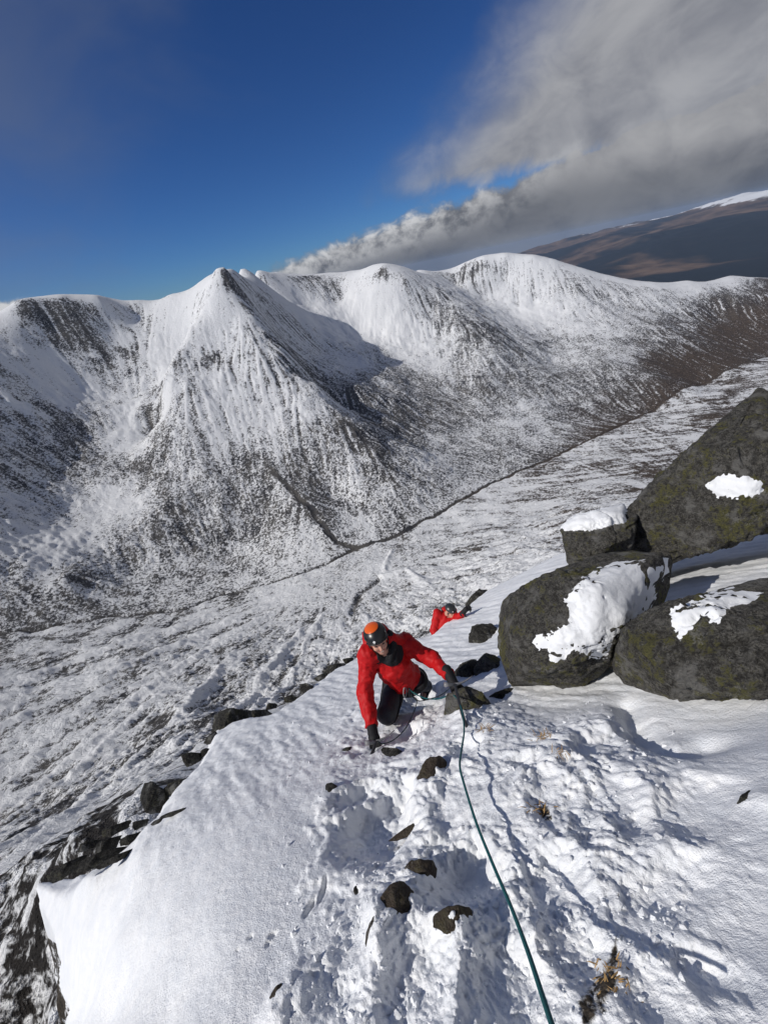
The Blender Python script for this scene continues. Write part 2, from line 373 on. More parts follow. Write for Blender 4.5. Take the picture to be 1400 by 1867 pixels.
# how much snow lies, and how much bare heather
azd = np.degrees(AZg)
azb = 26 + (Z0 + 440) / 150 * 17
brown = sm(azd - azb - 4 + 9 * fbm(X, Y, 260, 4, 0.55, False, 7.7), -12, 10) * (1 - 0.75 * nearside)
brown = np.maximum(brown, 0.75 * nearside * sm(azd + 4 * hum, 20, 45) * sm(fbm(X, Y, 90, 3, 0.5, False, 2.9), -0.1, 0.35))
left_wall = (1 - sm(azd, -24, -18)) * sm(Rg, 1000, 1250)
plateau = (dsky < 45) * (1 - sm(slope, 0.6, 1.2))
bands = sm(fbm(X + 40 * rough, Y, 150, 5, 0.6, True, 6.6), 0.15, 0.55)
cov = 0.68 + 0.17 * sm(Z0, -330, -60) + 0.20 * fbm(X, Y, 260, 5, 0.6, False, 15.1) + 0.13 * fbm(X, Y, 45, 3, 0.6, False, 25.1)
cov += (0.05 * S1 + 0.05 * S2) * (0.4 + 0.6 * steep) + 0.11 * S2 * np.exp(-(((azd + 13) / 10) ** 2)) * sm(Rg, 850, 1050) + 0.06 * S2 * sm(Rg, 1300, 1500) * sm(azd, 0, 10) * steep  # fall-line streaks of rock; their tone also stands in for rib shade
cov += 0.20 * fbm(X, Y, 24, 4, 0.65, True, 35.1) - 0.06
cov += 0.16 * left_wall + 0.30 * plateau - 0.26 * left_wall * bands
cov -= 0.16 * sm(slope, 0.9, 1.7) + 0.10 * sm(rock_r, 0.05, 0.6) + 0.08 * bands
drifts = nearside * sm(azd, 0, 14)
cov += near_fan * (0.06 + 0.50 * FANS + 0.38 * FANT) * (1 - drifts) + drifts * (0.10 + 0.55 * DRF) + 0.42 * mor
litface = np.exp(-(((azd + 13) / 10) ** 2)) * sm(Rg, 850, 1050) * (1 - sm(Rg, 1330, 1400))
cov += 0.02 * litface
cov = np.maximum(cov, 0.40 + 0.10 * S2)
cov -= (0.40 + 0.10 * fbm(X, Y, 70, 4, 0.6, False, 2.8)) * brown
cov += 0.10 * brown * S2
spot_n = 0.6 + 1.3 * fbm(X, Y, 34, 4, 0.65, True, 44.0)
for u, v, R, rad, amt in [(416, 512, 1290, 16, -0.27), (430, 535, 1275, 18, -0.30), (455, 565, 1235, 20, -0.27), (500, 622, 1150, 18, -0.21), (640, 785, 898, 26, -0.33), (665, 810, 860, 26, -0.36), (700, 850, 800, 24, -0.24), (380, 660, 1145, 16, -0.33), (400, 665, 1135, 18, -0.21), (570, 515, 1880, 40, -0.27), (600, 540, 1800, 45, -0.27), (545, 525, 1830, 30, -0.24),
                          (688, 498, 1760, 26, -0.36), (706, 503, 1755, 24, -0.36), (730, 520, 1710, 26, -0.24), (842, 492, 2095, 40, -0.33), (866, 487, 2095, 30, -0.24), (100, 585, 1460, 45, -0.14), (40, 592, 1455, 35, -0.14), (160, 578, 1465, 40, -0.12), (115, 600, 1445, 40, -0.12), (170, 650, 1380, 45, -0.18), (245, 645, 1385, 40, -0.21), (300, 542, 1490, 20, -0.30), (268, 860, 1000, 45, -0.18), (572, 930, 725, 35, -0.21), (450, 832, 890, 30, -0.24), (560, 860, 830, 40, -0.18), (820, 580, 1620, 60, -0.18), (880, 610, 1530, 60, -0.18), (60, 740, 1240, 70, -0.07), (150, 770, 1200, 60, -0.07), (60, 830, 1120, 80, -0.07), (360, 950, 820, 70, -0.06), (480, 990, 735, 50, -0.06), (760, 720, 1200, 90, -0.07), (700, 760, 1090, 70, -0.07), (900, 720, 1230, 90, -0.09),
                          (600, 688, 1080, 45, -0.16), (640, 722, 1060, 50, -0.18), (690, 745, 1070, 55, -0.16), (560, 655, 1170, 40, -0.14), (720, 800, 970, 55, -0.16), (780, 780, 1060, 70, -0.1), (980, 700, 1380, 90, -0.1), (335, 575, 1385, 35, 0.4), (290, 640, 1350, 30, 0.4), (300, 730, 1105, 25, 0.3), (225, 790, 1150, 35, 0.45), (120, 700, 1330, 60, 0.3), (620, 585, 1650, 90, 0.35), (560, 590, 1600, 80, 0.35), (700, 600, 1650, 90, 0.25), (650, 660, 1360, 40, 0.25), (760, 640, 1480, 60, 0.2), (960, 570, 1860, 90, 0.25), (1050, 585, 1800, 90, 0.15), (400, 580, 1220, 40, 0.2), (440, 760, 970, 60, 0.15), (100, 1000, 900, 40, 0.3), (210, 900, 960, 40, 0.3), (1240, 530, 2200, 60, 0.3), (1300, 515, 2330, 60, 0.3)]:
    p = C(u, v, R=R); g = np.exp(-((X - p[0] + 9 * rough) ** 2 + (Y - p[1] + 9 * rock_r) ** 2) / (rad * 1.3) ** 2)
    cov += amt * g * spot_n
cov = np.maximum(cov, np.where(brown > 0.2, -1, 0.37 + 0.12 * S2))
cov -= 0.8 * np.maximum(st_line * (0.35 + 0.65 * sm(azd, -14, -4)), tr_line)
cov += crag * (-0.36 + 0.35 * fbm(X, Y, 7, 4, 0.6, True, 14.0))
speckle = 1 - 0.25 * near_fan - 0.35 * left_wall * (1 - bands) - 0.2 * drifts
brown = np.maximum(brown, 0.85 * drifts * sm(azd, 4, 22))
m_t, t, b = material('snow_over_rock_and_heather')
pos = t.node('ShaderNodeNewGeometry').outputs['Position']
a_cov, a_br = t.attr('cover'), t.attr('brown')
n1 = t.noise(pos, 0.24, 6, 0.70, 0.3)
n2 = t.noise(t.mapping(pos, (1, 1, 1), (31, 7, 3)), 0.9, 4, 0.65)
k = t.math('MULTIPLY_ADD', t.math('SUBTRACT', n1, 0.5), t.math('MULTIPLY', t.attr('speckle'), 2.1), a_cov)
k = t.math('MULTIPLY_ADD', t.math('SUBTRACT', n2, 0.5), 0.9, k)
msk = t.sstep(k, 0.40, 0.66)
n3 = t.noise(pos, 0.03, 4, 0.6)
rockc = t.mix(t.sstep(n3, 0.3, 0.7), (0.040, 0.041, 0.047), (0.125, 0.120, 0.112))
heath = t.mix(t.sstep(n1, 0.3, 0.7), (0.030, 0.022, 0.017), (0.14, 0.105, 0.078))
rockc = t.mix(t.attr('dark'), rockc, t.mix(n2, (0.008, 0.008, 0.009), (0.035, 0.033, 0.032)))
under = t.mix(t.math('MAXIMUM', a_br, t.math('MULTIPLY', n3, 0.25)), rockc, heath)
snowc = t.mix(n2, (0.78, 0.80, 0.83), (0.89, 0.895, 0.90))
t.put(b.inputs['Base Color'], t.mix(msk, under, snowc))
b.inputs['Roughness'].default_value = 0.85; b.inputs['Specular IOR Level'].default_value = 0.15
t.put(b.inputs['Normal'], t.bump(t.math('ADD', n1, t.math('MULTIPLY', n2, 0.5)), 0.8, 3.5))
terr = mesh_np('mountain_terrain', np.stack([X, Y, Z], -1).reshape(-1, 3), grid_quads(*X.shape), m_t, True, {'cover': cov, 'brown': brown, 'speckle': speckle, 'dark': np.clip(crag * 1.6, 0, 1)})
link('mountain_terrain', terr, label='snow covered mountain ridge and glen below the climbers', kind='structure')

# ------------------------------------------------------------------ far hills and the ground to the horizon
naz, nr = 420, 260
az2 = np.linspace(-115, 115, naz); R2 = np.geomspace(3900, 30000, nr)
A2, RR2 = np.meshgrid(np.radians(az2), R2); X2, Y2 = RR2 * np.sin(A2), RR2 * np.cos(A2)
prof = np.interp(RR2, [3900, 5200, 7200, 9500, 12500, 15000, 20000, 45000], [-560, -650, -660, -430, -260, -110, -300, -600])
big = fbm(X2, Y2, 5200, 5, 0.5, True, 21.0); med = fbm(X2, Y2, 2600, 5, 0.55, False, 23.0)
amp = sm(RR2, 4300, 9000)
Z2 = prof + amp * (210 * big + 150 * med) + 25 * fbm(X2, Y2, 900, 3, 0.5, False, 2.0)
Z2 -= 330 * sm(33 - np.degrees(A2), 0, 16) * sm(RR2, 6000, 9000)
snow2 = sm(Z2 + 160 * fbm(X2, Y2, 1700, 5, 0.6, False, 5.0), -170, 0) * 0.9
wood_shade2 = sm(fbm(X2, Y2, 2300, 5, 0.55, False, 31.0) - (Z2 + 420) / 1900, -0.14, 0.04)  # woodland mask that also paints in patches of cloud shadow
m_f, t, b = material('far_moorland')
pos = t.node('ShaderNodeNewGeometry').outputs['Position']
nz = t.noise(pos, 0.0016, 8, 0.65); nq = t.noise(pos, 0.006, 5, 0.6)
moor = t.mix(t.sstep(nz, 0.35, 0.65), (0.030, 0.022, 0.018), (0.17, 0.115, 0.08))
c2 = t.mix(t.attr('wood_shade'), moor, (0.010, 0.015, 0.020))  # one dark blue for the woods and the painted cloud shadow
sk = t.sstep(t.math('MULTIPLY_ADD', t.math('SUBTRACT', nq, 0.5), 1.2, t.attr('snow')), 0.45, 0.75)
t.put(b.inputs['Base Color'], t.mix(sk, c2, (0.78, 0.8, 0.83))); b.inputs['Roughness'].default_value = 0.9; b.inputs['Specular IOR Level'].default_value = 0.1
fh = mesh_np('far_hills', np.stack([X2, Y2, Z2], -1).reshape(-1, 3), grid_quads(nr, naz), m_f, True, {'snow': snow2, 'wood_shade': wood_shade2})
link('far_hills', fh, kind='structure')

# ------------------------------------------------------------------ haze: thin air round the whole place
xs, ys = 31000.0, 31000.0; zb, zt = float(min(Z2.min(), Z.min())) - 1.0, float(max(Z.max(), Z2.max())) + 20.0
hv = np.array([(x, y, z) for z in (zb, zt) for x, y in ((-xs, -2000), (xs, -2000), (xs, ys), (-xs, ys))])
hm = bpy.data.materials.new('thin_haze'); hm.use_nodes = True; ht = NT(hm.node_tree); ht.n.clear()
pvn = ht.node('ShaderNodeVolumePrincipled'); pvn.inputs['Color'].default_value = (0.50, 0.66, 0.95, 1); pvn.inputs['Density'].default_value = 2.7e-5; pvn.inputs['Anisotropy'].default_value = 0.0
ho = ht.node('ShaderNodeOutputMaterial'); ht.l.new(pvn.outputs[0], ho.inputs['Volume'])
link('haze', mesh_np('haze', hv, [(3, 2, 1, 0), (4, 5, 6, 7), (0, 1, 5, 4), (1, 2, 6, 5), (2, 3, 7, 6), (3, 0, 4, 7)], hm, False), label='thin blue haze in the air over the far hills', kind='stuff')
# ------------------------------------------------------------------ the snow slope the climbers stand on
PH, PS, PC = 1.45, 0.85, 0.15          # slope of the ridge: z = -PH - PS*y + PC*x
def G(u, v, k=1.0):
    """point on the mean slope under a photograph pixel (k > 1: a dip, farther along the ray)"""
    d = ray(u, v); return d * (-PH / (d[2] + PS * d[1] - PC * d[0])) * k
fg_ctrl = []
for u, v, kk in [(700, 1867, 1), (1000, 1867, 1), (1400, 1867, 0.97), (500, 1867, 1.0), (400, 1867, 1.02), (300, 1867, 1.14), (200, 1867, 1.38), (150, 1867, 1.62), (120, 1867, 1.9), (390, 1700, 1.02), (300, 1700, 1.10), (215, 1720, 1.22), (150, 1710, 1.42), (100, 1720, 1.62), (60, 1610, 1.45), (380, 1550, 1.0), (250, 1560, 1.06), (150, 1600, 1.24),
                 (370, 1400, 1.0), (480, 1400, 1.0), (560, 1560, 0.98), (600, 1450, 0.98), (680, 1480, 1.05), (560, 1330, 1.0), (620, 1260, 1.0), (430, 1330, 1.0), (690, 1362, 1.05), (655, 1330, 1.02), (725, 1330, 1.05), (780, 1310, 1.04), (760, 1400, 1.0), (700, 1560, 1.05), (720, 1660, 0.97), (820, 1690, 0.97), (830, 1590, 1.06), (900, 1450, 0.97), (900, 1330, 0.96), (980, 1350, 0.97), (1000, 1500, 0.97), (1100, 1400, 0.96), (1100, 1600, 0.99), (1250, 1420, 0.98),
                 (1250, 1600, 0.98), (1390, 1500, 0.96), (1400, 1370, 0.95), (1390, 1700, 0.98), (900, 1750, 1.0), (850, 1850, 0.98), (1120, 1300, 1.0), (1165, 1330, 1.05), (1225, 1338, 1.07), (1330, 1322, 1.03), (1410, 1290, 0.99), (1000, 1302, 1.03), (950, 1285, 1.03), (1060, 1262, 1.03), (840, 1200, 1.0), (880, 1170, 1.0), (800, 1200, 1.02), (830, 1150, 0.90), (880, 1110, 0.80), (960, 1060, 0.62), (1020, 1010, 0.42), (1390, 980, 0.74), (1300, 1060, 0.78), (1200, 1140, 0.86), (1500, 1200, 0.9), (1700, 1500, 0.85), (1650, 1900, 0.9)]:
    p = G(u, v, kk); fg_ctrl.append((p[0], p[1], p[2] - (-PH - PS * p[1] + PC * p[0])))
for x, y in [(-1.5, -1.2), (0, -1.5), (1.5, -1.5), (3, -1), (4, 1), (6, 3), (3, 9), (8, 12)]:
    fg_ctrl.append((x, y, 0.1))
fg_ctrl = np.array(fg_ctrl)
dev = rbf(fg_ctrl[:, :2], fg_ctrl[:, 2], 0.05)
# plan outline of the shelf: beyond it the ground drops away
edge_pix = [(120, 1867, 1.9), (105, 1780, 1.76), (90, 1700, 1.62), (58, 1605, 1.45), (110, 1580, 1.28), (200, 1545, 1.08), (262, 1490, 1.02), (300, 1432, 1.0), (345, 1395, 1.0), (368, 1350, 1.0), (372, 1310, 1.0), (430, 1300, 1.0), (500, 1296, 1.0), (548, 1262, 1.0), (600, 1222, 1.0), (660, 1195, 1.0), (740, 1172, 1.0), (786, 1160, 0.95), (800, 1143, 0.90), (835, 1122, 0.85), (880, 1086, 0.78), (950, 1046, 0.6), (1028, 998, 0.42)]
edge = [tuple(G(u, v, kk)[:2]) for u, v, kk in edge_pix]
shelf_poly = [(edge[0][0] - 0.25, edge[0][1] - 0.6), (-1.6, -2.5)] [::-1] + edge + [(4.6, 6.0), (9, 5.5), (12, 0), (8, -5), (0, -6)]
naz3, nr3 = 860, 560
az3 = np.linspace(-125, 150, naz3); R3 = np.concatenate([np.linspace(0.02, 0.35, 30, endpoint=False), np.geomspace(0.35, 8.0, nr3 - 90, endpoint=False), np.geomspace(8, 45, 60)])
A3, RR3 = np.meshgrid(np.radians(az3), R3); FX, FY = RR3 * np.sin(A3) + 0.05, RR3 * np.cos(A3) - 0.25
FZ = -PH - PS * FY + PC * FX + np.clip(dev(FX, FY), -1.2, 1.2)
sd_edge = polysd(FX, FY, shelf_poly) + 0.05 * fbm(FX, FY, 0.6, 3, 0.5, False, 3.0) + 0.02 * fbm(FX, FY, 0.12, 2, 0.5, False, 5.0)
out = np.clip(-sd_edge, 0, None)
FZ += sm(out, 0.05, 0.6) * 0.35 * fbm(FX, FY, 0.9, 5, 0.6, True, 29.0)
FZ -= 0.10 * (1 - sm(sd_edge, 0.0, 0.22)) ** 2 * (sd_edge > 0) + np.where(out > 0, 0.10 + 2.6 * out + 0.5 * np.minimum(out, 1.0), 0)
PU, PV = to_pix(np.stack([FX, FY, FZ], -1).reshape(-1, 3)); PU = PU.reshape(FX.shape); PV = PV.reshape(FX.shape)
def at_ground(u, v): 
    p = G(u, v); return p[0], p[1]
def zone(pix, soft):
    return sm(polysd(FX, FY, [at_ground(*q) for q in pix]), -soft, soft)
trod = zone([(640, 1260), (830, 1240), (960, 1300), (1180, 1300), (1300, 1430), (1180, 1560), (1150, 1700), (1120, 1920), (480, 1920), (520, 1780), (640, 1650), (600, 1500), (580, 1400)], 0.18)
slab = zone([(420, 1330), (620, 1260), (600, 1400), (600, 1500), (640, 1650), (480, 1900), (60, 1900), (60, 1600), (250, 1540)], 0.15)
inside = sm(sd_edge, -0.15, 0.1)
wx = FX + 0.10 * fbm(FX, FY, 0.3, 2, 0.5, False, 1.1); wy = FY + 0.10 * fbm(FX, FY, 0.3, 2, 0.5, False, 6.1)
w1, e1_, v1 = worley(wx, wy, 0.16, 3.3); w2, e2_, v2 = worley(FX + 0.02 * fbm(FX, FY, 0.08, 2), FY, 0.06, 7.7)
blocks = 0.016 * np.clip(v1, -1.5, 1.5) * sm(e1_, 0.0, 0.25) + 0.007 * np.clip(v2, -1, 1.5) * sm(e2_, 0.0, 0.3)
lump = fbm(wx, wy, 0.34, 5, 0.55, True, 2.2); clods = fbm(wx, wy, 0.11, 4, 0.6, False, 9.2)
FZ += inside * trod * (0.024 * lump + 0.020 * clods + blocks * sm(fbm(FX, FY, 0.5, 3, 0.5, False, 16.0), -0.25, 0.25) + 0.038 * fbm(FX, FY, 0.8, 3, 0.5, False, 4.0) + 0.012 * fbm(wx, wy, 0.05, 3, 0.6, True, 5.2))
# wind ripples and small pits on the firm slab
rx, ry = FX * math.cos(0.9) - FY * math.sin(0.9), FX * math.sin(0.9) + FY * math.cos(0.9)
sast = fbm(rx * 1.0, ry * 4.0, 0.55, 4, 0.55, False, 7.0)
fallz = sm(FY, 0.8, 2.2)
FZ += inside * (1 - trod) * ((0.006 + 0.03 * fallz) * sast + 0.012 * fbm(FX, FY, 0.5, 3, 0.5, False, 8.0) + (0.003 + 0.012 * fallz) * fbm(FX, FY, 0.07, 3, 0.6, False, 3.3))
FZ += inside * (0.004 + 0.004 * trod) * fbm(FX, FY, 0.035, 3, 0.6, False, 13.3)
def dent(u, v, rad, depth, stretch=1.0, ang=0.0, rim=0.25):
    global FZ
    x, y = at_ground(u, v); dx, dy = FX - x, FY - y; c, s = math.cos(ang), math.sin(ang)
    a, bq = (c * dx + s * dy) / (rad * stretch), (-s * dx + c * dy) / rad
    wob = 1 + 0.5 * fbm(FX, FY, rad * 0.8, 4, 0.65, False, u * 0.013)
    q = np.hypot(a, bq) * wob
    FZ = FZ - inside * depth * (1 - sm(q, 0.35, 1.0)) + inside * (rim if rad > 0.05 else 0.06) * depth * np.exp(-((q - 1.15) / 0.22) ** 2)
for a in [(690, 1500, 0.22, 0.16, 1.3, 1.2), (650, 1450, 0.12, 0.10, 1.6, 0.4), (840, 1600, 0.14, 0.15, 1.3, 0.3), (770, 1270, 0.24, 0.16, 1.3, 0.5), (740, 1330, 0.16, 0.12), (590, 1625, 0.014, 0.04, 5.0, 1.5), (566, 1655, 0.02, 0.05, 2.6, 1.3), (456, 1708, 0.014, 0.02), (496, 1706, 0.016, 0.025, 1.3, 0.8), (488, 1722, 0.014, 0.02), (430, 1730, 0.012, 0.015),
          (1000, 1460, 0.10, 0.07, 2.2, 1.3), (1060, 1480, 0.08, 0.07, 2.6, 1.2), (960, 1400, 0.09, 0.06), (1120, 1470, 0.10, 0.07, 2.4, 1.3), (1080, 1360, 0.12, 0.06, 1.5, 0.5), (1010, 1620, 0.12, 0.08, 1.2, 0.4), (900, 1680, 0.10, 0.07), (640, 1760, 0.12, 0.05, 1.4, 1.3), (600, 1850, 0.10, 0.04), (760, 1780, 0.12, 0.07, 1.6, 1.2), (930, 1800, 0.13, 0.08), (1050, 1730, 0.10, 0.06), (1220, 1620, 0.09, 0.05, 1.8, 0.3), (1270, 1770, 0.06, 0.04), (1330, 1790, 0.05, 0.03), (1180, 1830, 0.08, 0.04), (1260, 1480, 0.12, 0.05, 2.0, 0.2), (850, 1370, 0.12, 0.08), (720, 1440, 0.14, 0.08)]:
    dent(a[0], a[1], a[2], a[3] * 0.75, *a[4:])
# snow heaped against the rocks that break through
for u, v, w_, h_ in [(790, 1420, 44, 50), (722, 1655, 70, 50), (830, 1690, 76, 46), (766, 1602, 62, 40), (1360, 1475, 60, 40), (636, 1380, 60, 22), (722, 1386, 84, 26), (752, 1525, 96, 24), (690, 1690, 40, 80), (520, 1822, 50, 70), (850, 1312, 80, 50)]:
    p = G(u, v); s_ = p @ fw / F; d2 = ((FX - p[0]) / (0.62 * w_ * s_)) ** 2 + ((FY - p[1]) / (0.75 * h_ * s_)) ** 2
    FZ += inside * (0.03 + 0.22 * h_ * s_) * np.exp(-d2) * (0.8 + 0.4 * clods)
# moat scooped by the wind along the foot of the nearest boulder
dm, pm = polydist(FX, FY, [at_ground(*q) for q in [(1145, 1280), (1165, 1320), (1200, 1352), (1250, 1365), (1300, 1350)]])
FZ -= 0.09 * np.exp(-(dm / 0.07) ** 2)
# rock and turf showing through the snow
FPIX = np.stack([PU, PV], -1)
bare = np.zeros_like(FX)
for pix, soft in [([(1045, 1830), (1085, 1770), (1125, 1700), (1132, 1760), (1110, 1860), (1060, 1880)], 0.02), ([(975, 1465), (1000, 1470), (1010, 1500), (990, 1505)], 0.015), ([(1120, 1630), (1130, 1640), (1120, 1655)], 0.01)]:
    bare = np.maximum(bare, zone(pix, soft))
cliff = sm(out, 0.03, 0.2)
cliffcov = 0.25 + 0.42 * fbm(FX, FY, 1.6, 5, 0.6, True, 19.0)
fcov = np.where(cliff > 0.5, cliffcov, 1.15 - 0.80 * bare)
m_s, t, b = material('foreground_snow')
pos = t.node('ShaderNodeNewGeometry').outputs['Position']
nA = t.noise(pos, 9.0, 6, 0.65); nB = t.noise(pos, 55.0, 4, 0.65); nC = t.noise(pos, 190.0, 3, 0.6)
kk = t.math('MULTIPLY_ADD', t.math('SUBTRACT', nA, 0.5), 1.1, t.attr('cover'))
kk = t.math('MULTIPLY_ADD', t.math('SUBTRACT', nB, 0.5), 0.5, kk)
ms = t.sstep(kk, 0.42, 0.6)
snow = t.mix(t.sstep(nA, 0.3, 0.7), (0.80, 0.825, 0.86), (0.88, 0.89, 0.905))
rk = t.mix(t.sstep(nB, 0.3, 0.7), (0.012, 0.011, 0.010), (0.070, 0.055, 0.040))
t.put(b.inputs['Base Color'], t.mix(ms, rk, snow))
b.inputs['Roughness'].default_value = 0.7; b.inputs['Specular IOR Level'].default_value = 0.25
hgt = t.math('ADD', t.math('MULTIPLY', nB, 0.6), t.math('MULTIPLY', nC, 0.35))
t.put(b.inputs['Normal'], t.bump(hgt, 0.8, 0.014))
fgm = mesh_np('snow_slope', np.stack([FX, FY, FZ], -1).reshape(-1, 3), grid_quads(nr3, naz3), m_s, True, {'cover': fcov})
link('snow_slope', fgm, kind='structure')

def ground_z(x, y):
    r = math.hypot(x - 0.05, y + 0.25); a = math.degrees(math.atan2(x - 0.05, y + 0.25))
    i = int(round(np.interp(r, R3, np.arange(len(R3))))); j = int(round(np.interp(a, az3, np.arange(len(az3)))))
    return float(FZ[i, j])

def hit(u, v):
    """where the sight line through a photograph pixel meets the snow"""
    d = ray(u, v); d = d / (d @ fw); t0 = 0.5
    while t0 < 12:
        p = d * t0
        if p[2] < ground_z(p[0], p[1]): break
        t0 += 0.01 + 0.004 * t0
    return t0
# ------------------------------------------------------------------ boulders and rocks
def rock_material(name, moss=0.5, dark=1.0, brownish=0.0):
    m, t, b = material(name)
    pos = t.node('ShaderNodeNewGeometry').outputs['Position']
    n1 = t.noise(pos, 5.0, 6, 0.65); n2 = t.noise(pos, 28.0, 6, 0.7); n3 = t.noise(t.mapping(pos, (1, 1, 1), (4, 9, 2)), 95.0, 4, 0.7)
    base = t.mix(t.sstep(n2, 0.28, 0.72), tuple(dark * c for c in (0.028, 0.027, 0.025)), tuple(dark * c for c in (0.27, 0.26, 0.235)))  # mineral mottling whose dark end also paints shade into the crevices
    base = t.mix(t.sstep(n3, 0.45, 0.62), base, tuple(dark * c for c in (0.045, 0.040, 0.034)))
    if brownish: base = t.mix(brownish, base, t.mix(n2, (0.04, 0.026, 0.016), (0.17, 0.12, 0.08)))
    gm = t.math('MULTIPLY_ADD', t.math('SUBTRACT', n2, 0.5), 0.9, t.noise(t.mapping(pos, (1, 1, 1), (8, 3, 6)), 4.2, 5, 0.6))
    moss_f = t.math('MULTIPLY', t.sstep(gm, 0.51, 0.66), moss)
    base = t.mix(moss_f, base, t.mix(t.sstep(n3, 0.3, 0.7), (0.06, 0.058, 0.022), (0.23, 0.22, 0.075)))
    gl = t.math('MULTIPLY_ADD', t.math('SUBTRACT', n3, 0.5), 0.5, t.noise(t.mapping(pos, (1, 1, 1), (1, 13, 5)), 6.0, 5, 0.6))
    base = t.mix(t.math('MULTIPLY', t.sstep(gl, 0.56, 0.64), 0.75), base, (0.27, 0.265, 0.25))
    t.put(b.inputs['Base Color'], base)
    b.inputs['Roughness'].default_value = 0.85; b.inputs['Specular IOR Level'].default_value = 0.25
    h = t.math('ADD', t.math('MULTIPLY', n2, 1.0), t.math('MULTIPLY', n3, 0.45))
    t.put(b.inputs['Normal'], t.bump(h, 1.0, 0.085))
    return m
M_ROCK = rock_material('lichened_schist', 0.9)
M_DARK = rock_material('wet_dark_schist', 0.2, 0.42)
M_BROWN = rock_material('brown_schist', 0.25, 0.8, 0.6)
m_p, t, b = material('drifted_snow')
pos = t.node('ShaderNodeNewGeometry').outputs['Position']
nB = t.noise(pos, 40.0, 5, 0.65); nC = t.noise(pos, 160.0, 3, 0.6)
t.put(b.inputs['Base Color'], t.mix(nB, (0.80, 0.825, 0.86), (0.88, 0.89, 0.90)))
b.inputs['Roughness'].default_value = 0.7; b.inputs['Specular IOR Level'].default_value = 0.2
t.put(b.inputs['Normal'], t.bump(t.math('ADD', nB, t.math('MULTIPLY', nC, 0.4)), 0.5, 0.012))
M_DRIFT = m_p

import bmesh
_ico = {}
def ico(n):
    if n not in _ico:
        bm = bmesh.new(); bmesh.ops.create_icosphere(bm, subdivisions=n, radius=1)
        v = np.array([q.co[:] for q in bm.verts]); f = np.array([[q.index for q in p.verts] for p in bm.faces]); bm.free(); _ico[n] = (v, f)
    return _ico[n]
def noise3(P, wl, octs=4, gain=0.55, seed=0.0, ridged=False):
    """cheap 3-D noise from three 2-D sheets"""
    return (fbm(P[:, 0], P[:, 1], wl, octs, gain, ridged, seed) + fbm(P[:, 1], P[:, 2], wl, octs, gain, ridged, seed + 3.7) + fbm(P[:, 2], P[:, 0], wl, octs, gain, ridged, seed + 7.9)) / 1.7
def norm3(v): return np.asarray(v) / np.linalg.norm(v)
def boulder_verts(pix, depth, front, back, facets=(), n=6, rough=0.03, seed=1.0, p=16, cen=None):
    """convex block: one plane per side of its outline, front and back planes and chosen facets; then weathered"""
    cu = np.mean([q[0] for q in pix]); cv = np.mean([q[1] for q in pix])
    if cen: cu, cv = cen
    Cn = J(cu, cv, depth); vw = Cn / np.linalg.norm(Cn)
    planes = []
    for i in range(len(pix)):
        a, bb = ray(*pix[i]), ray(*pix[(i + 1) % len(pix)])
        nn = np.cross(a, bb); L = np.linalg.norm(nn)
        if L < 1e-6: continue
        nn /= L
        if nn @ Cn > 0: nn = -nn
        planes.append((nn, -(nn @ Cn)))
    planes.append((vw, back))
    for (a, bq, c, dd) in ((0, 0, -1, front),) + tuple(facets):     # a right, b up, c along the view
        nn = a * CR + bq * CU + c * vw; nn = nn / np.linalg.norm(nn); planes.append((nn, dd))
    D, Fc = ico(n)
    acc = np.zeros(len(D))
    for nn, dd in planes:
        acc += np.clip(D @ nn / max(dd, 1e-3), 0, None) ** p
    r = acc ** (-1 / p)
    V = Cn + D * r[:, None]
    if rough:
        rs = np.random.default_rng(int(seed * 1000))
        for _ in range(40):                                   # random flat fracture faces
            nn = rs.normal(size=3); nn = norm3(nn - vw * max(0.0, nn @ vw + 0.9)); sp_ = V @ nn; top = sp_.max(); lim = top - rs.uniform(0.02, 0.09) * (top - sp_.min())
            V = V - np.clip(sp_ - lim, 0, None)[:, None] * nn * 0.85
        bed = norm3(-0.55 * CR + 0.25 * CU - 0.8 * fw + rs.normal(0, 0.25, 3))        # schist layers
        ly = (V @ bed) / 0.085 + 0.6 * noise3(V, 0.5, 3, 0.5, seed + 1); li = np.floor(ly).astype(int); fr_ = ly - li
        off = _val[li & 255, 7]; off2 = _val[(li + 1) & 255, 7]; off = off + (off2 - off) * sm(fr_, 0.82, 1.0)
        V = V + D * (0.020 * np.clip(off, -1.5, 1.5))[:, None]
        for _ in range(5):                                     # cracks
            nn = norm3(rs.normal(size=3)); o_ = Cn @ nn + rs.uniform(-0.25, 0.25); dd_ = V @ nn - o_ + 0.05 * noise3(V, 0.3, 3, 0.55, seed + 3)
            V = V - D * (0.034 * np.exp(-(dd_ / 0.011) ** 2) * sm(noise3(V, 0.6, 2, 0.5, seed + _), -0.15, 0.2))[:, None]
    s = rough * (noise3(V, 0.42, 5, 0.55, seed) + 0.55 * noise3(V, 0.16, 5, 0.62, seed + 5, True) + 0.35 * noise3(V, 0.04, 4, 0.6, seed + 9))
    if rough: s = s - 0.012 * sm(noise3(V * np.array([1, 1, 2.2]), 0.5, 3, 0.5, seed + 11, True), 0.62, 0.9)
    V = V + D * s[:, None]
    return V, Fc, Cn, D
def vnormals(V, Fc):
    n = np.cross(V[Fc[:, 1]] - V[Fc[:, 0]], V[Fc[:, 2]] - V[Fc[:, 0]]); N = np.zeros_like(V)
    for k in range(3): np.add.at(N, Fc[:, k], n)
    return N / (np.linalg.norm(N, axis=1)[:, None] + 1e-12)
